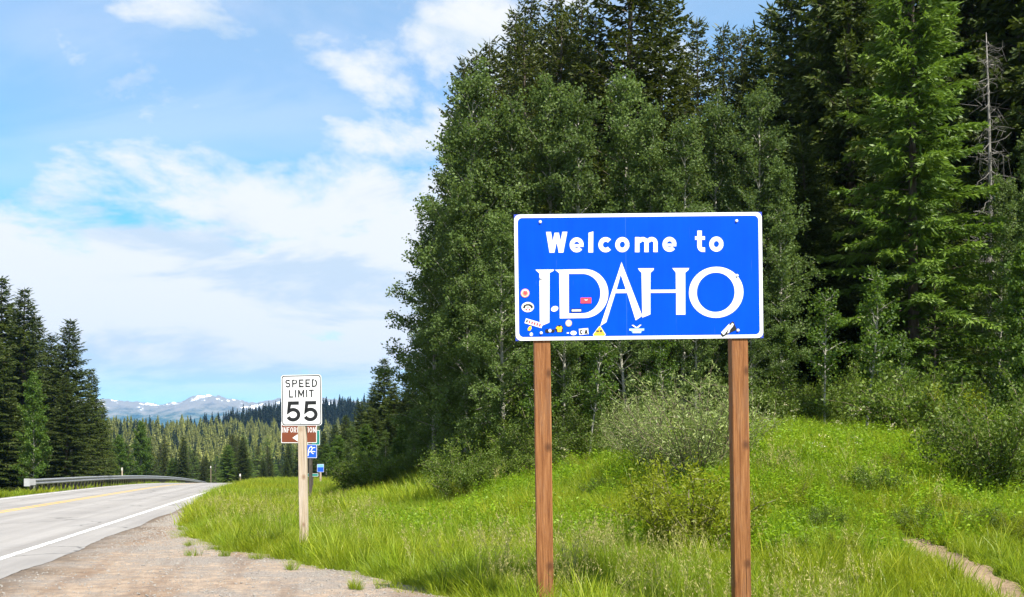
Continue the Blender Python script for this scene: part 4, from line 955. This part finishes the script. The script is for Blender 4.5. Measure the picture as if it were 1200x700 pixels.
# ------------------------------------------------------------------ scattered cover (geometry nodes: too much to count)
def scatter(name, P, scale, variants, label, cat, tilt=.12, seed=1):
    r = np.random.default_rng(seed); n = len(P)
    me = bpy.data.meshes.new(name); me.vertices.add(n); me.vertices.foreach_set('co', np.asarray(P, np.float32).ravel())
    def att(nm, typ, key, v): a = me.attributes.new(nm, typ, 'POINT'); a.data.foreach_set(key, np.asarray(v).ravel())
    att('rot', 'FLOAT_VECTOR', 'vector', np.stack([r.normal(size=n)*tilt, r.normal(size=n)*tilt, r.uniform(0, 6.283, n)], 1).astype(np.float32))
    att('scl', 'FLOAT_VECTOR', 'vector', np.asarray(scale, np.float32))
    att('idx', 'INT', 'value', r.integers(0, len(variants), n).astype(np.int32)); me.update()
    o = link(name, me); tag(o, label, cat, kind='stuff')
    ng = bpy.data.node_groups.new(name+'_nodes', 'GeometryNodeTree')
    ng.interface.new_socket('Geometry', in_out='INPUT', socket_type='NodeSocketGeometry'); ng.interface.new_socket('Geometry', in_out='OUTPUT', socket_type='NodeSocketGeometry')
    N = ng.nodes.new; Lk = ng.links.new
    gi = N('NodeGroupInput'); go = N('NodeGroupOutput'); ip = N('GeometryNodeInstanceOnPoints'); jn = N('GeometryNodeJoinGeometry')
    for v in variants:
        oi = N('GeometryNodeObjectInfo'); oi.inputs['Object'].default_value = v
        g2i = N('GeometryNodeGeometryToInstance'); Lk(oi.outputs['Geometry'], g2i.inputs[0]); Lk(g2i.outputs[0], jn.inputs[0])
    def na(nm, t): a = N('GeometryNodeInputNamedAttribute'); a.data_type = t; a.inputs['Name'].default_value = nm; return a.outputs['Attribute']
    Lk(gi.outputs[0], ip.inputs['Points']); Lk(jn.outputs[0], ip.inputs['Instance']); ip.inputs['Pick Instance'].default_value = True
    Lk(na('idx', 'INT'), ip.inputs['Instance Index']); Lk(na('rot', 'FLOAT_VECTOR'), ip.inputs['Rotation']); Lk(na('scl', 'FLOAT_VECTOR'), ip.inputs['Scale'])
    Lk(ip.outputs[0], go.inputs[0])
    md = o.modifiers.new('scatter', 'NODES'); md.node_group = ng
    return o
def template(name, me): return bpy.data.objects.new(name, me)     # not linked to the scene, only a source for scatter

def blades(seed, n, h, rad, w, lean, mat, seeds=0, segs=3):
    r = np.random.default_rng(seed); V = []; Q = []; T_ = []
    for i in range(n):
        az = r.uniform(0, 6.28); p = np.array([math.cos(az), math.sin(az)])*rad*math.sqrt(r.uniform(0, 1)); H = h*r.uniform(.45, 1.1)
        la = az+r.normal()*.8; ld = np.array([math.cos(la), math.sin(la)])*lean*H*r.uniform(.3, 1.4); wa = r.uniform(0, 3.14); wd = np.array([math.cos(wa), math.sin(wa)])*w/2*r.uniform(.7, 1.3); tn_ = r.uniform(0, 1); b = len(V)
        for k in range(segs+1):
            t = k/segs; c = p+ld*t*t; z = H*(t-.18*lean*t*t); q = 1-t**1.6*.93
            V += [(c[0]-wd[0]*q, c[1]-wd[1]*q, z), (c[0]+wd[0]*q, c[1]+wd[1]*q, z)]; T_ += [tn_*.7+.3*t]*2
        Q += [(b+2*k, b+2*k+1, b+2*k+3, b+2*k+2) for k in range(segs)]
    return mesh_from('blades', np.array(V), quads=np.array(Q), attrs={'tint': np.clip(T_, 0, 1)}, mats=[mat])
def seedheads(seed, n, h, rad):
    r = np.random.default_rng(seed); B, D, L, W, T_ = [], [], [], [], []
    for i in range(n):
        p = np.array([r.normal()*rad, r.normal()*rad, 0]); H = h*r.uniform(.7, 1.15); d = np.array([r.normal()*.16, r.normal()*.16, 1.]); d /= np.linalg.norm(d)
        B.append(p); D.append(d); L.append(H); W.append(.006); T_.append(.1)
        for k in range(16):
            q = p+d*H*r.uniform(.68, 1.0); B.append(q+r.normal(size=3)*.010); D.append(d+r.normal(size=3)*.55); L.append(r.uniform(.02, .05)); W.append(.007); T_.append(r.uniform(.3, 1))
    part = diamonds(np.array(B), np.array(D), np.array(L), np.array(W), r, np.array(T_)); return leaf_mesh('seedheads', [part], M['seed'])
def herb(seed, n, h, rad, leaf, mat='herb', flowers=0):
    r = np.random.default_rng(seed); B, D, L, W, T_ = [], [], [], [], []
    for i in range(n):
        p = np.array([r.normal()*rad, r.normal()*rad, 0]); H = h*r.uniform(.5, 1.1); d = unit(np.array([[r.normal()*.2, r.normal()*.2, 1.]]))[0]
        B.append(p); D.append(d); L.append(H); W.append(.010); T_.append(.2)
        for k in range(9):
            q = p+d*H*(.15+.85*k/9); a = k*2.4+r.normal()*.3; B.append(q); D.append(np.array([math.cos(a), math.sin(a), .35+r.normal()*.2])); s = leaf*(1.1-.5*k/9)*r.uniform(.7, 1.2); L.append(s); W.append(s*.42); T_.append(r.uniform(.2, 1))
    part = diamonds(np.array(B), np.array(D), np.array(L), np.array(W), r, np.clip(np.array(T_), 0, 1)); return leaf_mesh('herb', [part], M[mat])
def umbel(seed):
    r = np.random.default_rng(seed); B, D, L, W, T_ = [], [], [], [], []
    for i in range(3):
        p = np.array([r.normal()*.05, r.normal()*.05, 0]); H = r.uniform(.45, .7)
        for k in range(14): 
            B.append(p+np.array([r.normal()*.03, r.normal()*.03, H+r.normal()*.012])); D.append(r.normal(size=3)*np.array([1, 1, .4])); L.append(.022); W.append(.018); T_.append(r.uniform(.2, 1))
    part = diamonds(np.array(B), np.array(D), np.array(L), np.array(W), r, np.array(T_)); return leaf_mesh('flower', [part], M['flower'])

gv = [template('grass_tuft', blades(40+i, 26, .34, .10, .0095, .55, M['grass'])) for i in range(6)]
gl_ = [template('long_tuft', blades(60+i, 18, .50, .09, .014, .42, M['grass'])) for i in range(4)]
gf = [template('far_tuft', blades(70+i, 40, .42, .34, .030, .5, M['far_grass'], segs=2)) for i in range(4)]
sv = [template('seed_tuft', seedheads(80+i, 6, .62, .08)) for i in range(4)]
hv = [template('herb_tuft', herb(90+i, 10, .34, .10, .062)) for i in range(5)]
fv = [template('flower_tuft', umbel(100+i)) for i in range(3)]

def pick(n, y0, y1, seed, power=1.0):
    """random ground spots in the part of the verge, meadow and bank that can be seen, with a margin for a step aside"""
    r = np.random.default_rng(seed); Y = y0+(y1-y0)*r.uniform(0, 1, n)**power
    X = r.uniform(-.60, .60, n)*Y + r.uniform(-2.5, 2.5, n)
    s = polydist(X, Y, FOOT)
    dp = np.abs(polydist(X, Y, pc[::4]))
    w = 0.30*np.clip(1-.45*(Y-10)/12, .4, 1)
    ok = (X > gravel_edge(Y)+r.normal(size=n)*.10) & (dp > w+r.uniform(-.08, .10, n)) & (s < 16+r.normal(size=n)*1.5)
    X, Y, s = X[ok], Y[ok], s[ok]; return X, Y, ground(X, Y)-.01, s, r
def sc3(h, w): return np.stack([w, w, h], 1)
X, Y, Z, s_, r_ = pick(42000, 8.2, 24, 1, .9)
patch = wob(X, Y, .8, .7)
h = (0.80+.35*patch+.25*r_.normal(size=len(X))*.6)*np.where(Y < 17, 1, .95); h = np.clip(h, .35, 1.6)
h *= np.where(X < gravel_edge(Y)+.2, .75, 1.08)
scatter('meadow_grass', np.stack([X, Y, Z], 1), sc3(h, np.clip(h, .8, 1.3)), gv, 'short green and yellow grass covering the verge and meadow', 'grass', .15, 2)
X, Y, Z, s_, r_ = pick(15000, 8.2, 27, 3); keep = (wob(X, Y, .5, 2.2)+r_.normal(size=len(X))*.35 > .0) & (X > gravel_edge(Y)+.35); X, Y, Z = X[keep], Y[keep], Z[keep]
h = np.clip(.85+.2*r_.normal(size=len(X)), .5, 1.35); scatter('tall_grass', np.stack([X, Y, Z], 1), sc3(h, h), gl_, 'tall bright green grass standing in patches', 'grass', .15, 4)
X, Y, Z, s_, r_ = pick(8000, 9, 30, 5); keep = (wob(X, Y, .45, 5.2)+r_.normal(size=len(X))*.4 > np.where(s_ < 1.2, .36, 1.2)) & (s_ < 8) & (X > gravel_edge(Y)+.45); X, Y, Z = X[keep], Y[keep], Z[keep]
h = np.clip(.9+.2*r_.normal(size=len(X)), .5, 1.4); scatter('seed_grass', np.stack([X, Y, Z], 1), sc3(h, h), sv, 'pale straw coloured grass gone to seed above the verge', 'grass', .12, 6)
X, Y, Z, s_, r_ = pick(30000, 11, 32, 7); keep = (s_ > .8) & (wob(X, Y, .6, 3.3)+r_.normal(size=len(X))*.3 > np.where(s_ > 3.5, -.45, .1)); X, Y, Z = X[keep], Y[keep], Z[keep]
h = np.clip(.95+.28*r_.normal(size=len(X)), .45, 1.7); scatter('meadow_herbs', np.stack([X, Y, Z], 1), sc3(h, h), hv, 'leafy lime green herbs covering the sloping meadow', 'herbs', .15, 8)
X, Y, Z, s_, r_ = pick(220, 15, 30, 9); keep = s_ > 5; X, Y, Z = X[keep], Y[keep], Z[keep]
h = np.clip(.9+.2*r_.normal(size=len(X)), .5, 1.4); scatter('wild_flowers', np.stack([X, Y, Z], 1), sc3(h, h), fv, 'tiny pale wild flowers dotted over the upper meadow', 'flowers', .12, 10)
# farther verge and left verge
r_ = np.random.default_rng(13); n = 26000; Y = 23+97*r_.uniform(0, 1, n)**1.3; X = np.where(r_.uniform(0, 1, n) < .86, gravel_edge(Y)+.1+r_.uniform(0, 1, n)*(9+.12*Y), -12.6-.222*Y-.25-r_.uniform(0, 9, n))
keep = (X > gravel_edge(Y)+.25) | (u_of(X, Y) < -8.45); X, Y = X[keep], Y[keep]
h = np.clip(1.0+.25*r_.normal(size=len(X)), .4, 1.6)*np.where(u_of(X, Y) < -8, .75, 1.0); scatter('verge_grass', np.stack([X, Y, ground(X, Y)-.02], 1), sc3(h, np.full(len(X), 1.0)), gf, 'long rough grass on the verges further along the road', 'grass', .1, 14)
# loose stones on the shoulder
def pebble(seed):
    r = np.random.default_rng(seed); import bmesh
    bm = bmesh.new(); bmesh.ops.create_icosphere(bm, subdivisions=1, radius=.5)
    for v in bm.verts: v.co = Vector((v.co.x*r.uniform(.8, 1.2), v.co.y*r.uniform(.6, .95), v.co.z*r.uniform(.5, .8)))
    me = bpy.data.meshes.new('pebble'); bm.to_mesh(me); bm.free(); me.materials.append(M['stone']); return template('pebble', me)
pv = [pebble(120+i) for i in range(4)]
n = 11000; Y = 8.5+20*r_.uniform(0, 1, n)**1.5; a = -3.4-.222*Y; b = gravel_edge(Y); X = a+(b+.15-a)*r_.uniform(0, 1, n)**.8
sz = .010+.034*r_.uniform(0, 1, n)**3.5; scatter('loose_stones', np.stack([X, Y, gz(X, Y)+sz*.1], 1), sc3(sz, sz), pv, 'small loose stones lying on the gravel shoulder', 'stones', .3, 15)
X, Y = [], []
for px, py in ((415, 690), (421, 692), (408, 664), (396, 667), (225, 652), (222, 640), (232, 628), (262, 652), (270, 646), (214, 622), (300, 655), (455, 690), (340, 668)):
    for k in range(5): yy = (EYE+.03)*F/(py-HOR)+r_.normal()*.05; X.append(at(px, yy)+r_.normal()*.05); Y.append(yy)
X, Y = np.array(X), np.array(Y); h = r_.uniform(.3, .6, len(X)); scatter('gravel_weeds', np.stack([X, Y, gz(X, Y)], 1), sc3(h, h), gv, 'sparse weeds sprouting through the gravel shoulder', 'weeds', .2, 16)

# ------------------------------------------------------------------ far woods on the hills
def far_tree(seed, H, R, mat):
    r = np.random.default_rng(seed); n = 420; t = r.uniform(.04, 1, n)**.85; az = r.uniform(0, 6.28, n); L = R*(1-t)**.85*r.uniform(.45, 1.1, n)+.12
    o = np.stack([np.cos(az), np.sin(az), -.25+.0*az], 1); B = np.stack([np.cos(az)*L*.15, np.sin(az)*L*.15, t*H], 1)
    part = diamonds(B, o+r.normal(size=(n, 3))*.2, L, .35+.35*L, r, r.uniform(0, 1, n)); return template('far_tree', leaf_mesh('far_tree', [part], M[mat]))
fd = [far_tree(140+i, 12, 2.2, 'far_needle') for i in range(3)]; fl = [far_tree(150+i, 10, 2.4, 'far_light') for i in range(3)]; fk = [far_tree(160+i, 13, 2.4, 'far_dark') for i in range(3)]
def wood_pts(n, x0, x1, y0, y1, seed):
    r = np.random.default_rng(seed); Y = r.uniform(y0, y1, n); X = r.uniform(x0, x1, n); return X, Y, r
def put(name, X, Y, r, var, label, s0=.7, s1=1.25):
    s = (s0*.8+(s1*1.12-s0*.8)*r.beta(2, 2.6, len(X))); scatter(name, np.stack([X, Y, ground(X, Y)-.4], 1), np.stack([s, s, s*r.uniform(.85, 1.2, len(X))], 1), var, label, 'forest', .03, 21)
X, Y, r_ = wood_pts(2600, -200, 60, 235, 330, 31); k = X > -.62*Y; put('valley_wood', X[k], Y[k], r_, fd, 'dark conifer forest on the valley floor beyond the road', .55, .9)
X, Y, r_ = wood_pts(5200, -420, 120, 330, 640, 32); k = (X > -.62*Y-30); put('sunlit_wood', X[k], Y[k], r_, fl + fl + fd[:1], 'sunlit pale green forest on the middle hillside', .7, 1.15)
X, Y, r_ = wood_pts(7000, -360, 260, 640, 980, 33); k = X > -.38*Y+25; put('shade_tinted_wood', X[k], Y[k], r_, fk, 'conifer covered hill tinted dark as under cloud shadow on the right of the valley', .7, 1.2)  # cloud shadow over this hill is put into its tree colour
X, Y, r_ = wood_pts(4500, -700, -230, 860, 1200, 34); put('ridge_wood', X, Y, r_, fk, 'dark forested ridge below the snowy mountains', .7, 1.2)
X, Y, r_ = wood_pts(1500, -330, -55, 90, 330, 35); k = (X < -.30*Y-26); put('left_wood', X[k], Y[k], r_, fd, 'conifer forest filling the slope behind the spruces across the road', .8, 1.3)

# ------------------------------------------------------------------ air
mb = MB(); mb.box(-9200, 7600, -700, 7600, -120, 560)
hz = mb.build('haze', None); hz.data.materials.clear(); tag(hz, kind='stuff')
hm = bpy.data.materials.new('haze'); hm.use_nodes = True; ht = hm.node_tree; ht.nodes.clear()
ho = ht.nodes.new('ShaderNodeOutputMaterial'); hv_ = ht.nodes.new('ShaderNodeVolumePrincipled'); hv_.inputs['Color'].default_value = (0.22, 0.50, 1.0, 1); hv_.inputs['Density'].default_value = 8.0e-5; hv_.inputs['Anisotropy'].default_value = 0.0
ht.links.new(hv_.outputs[0], ho.inputs['Volume']); hz.data.materials.append(hm)
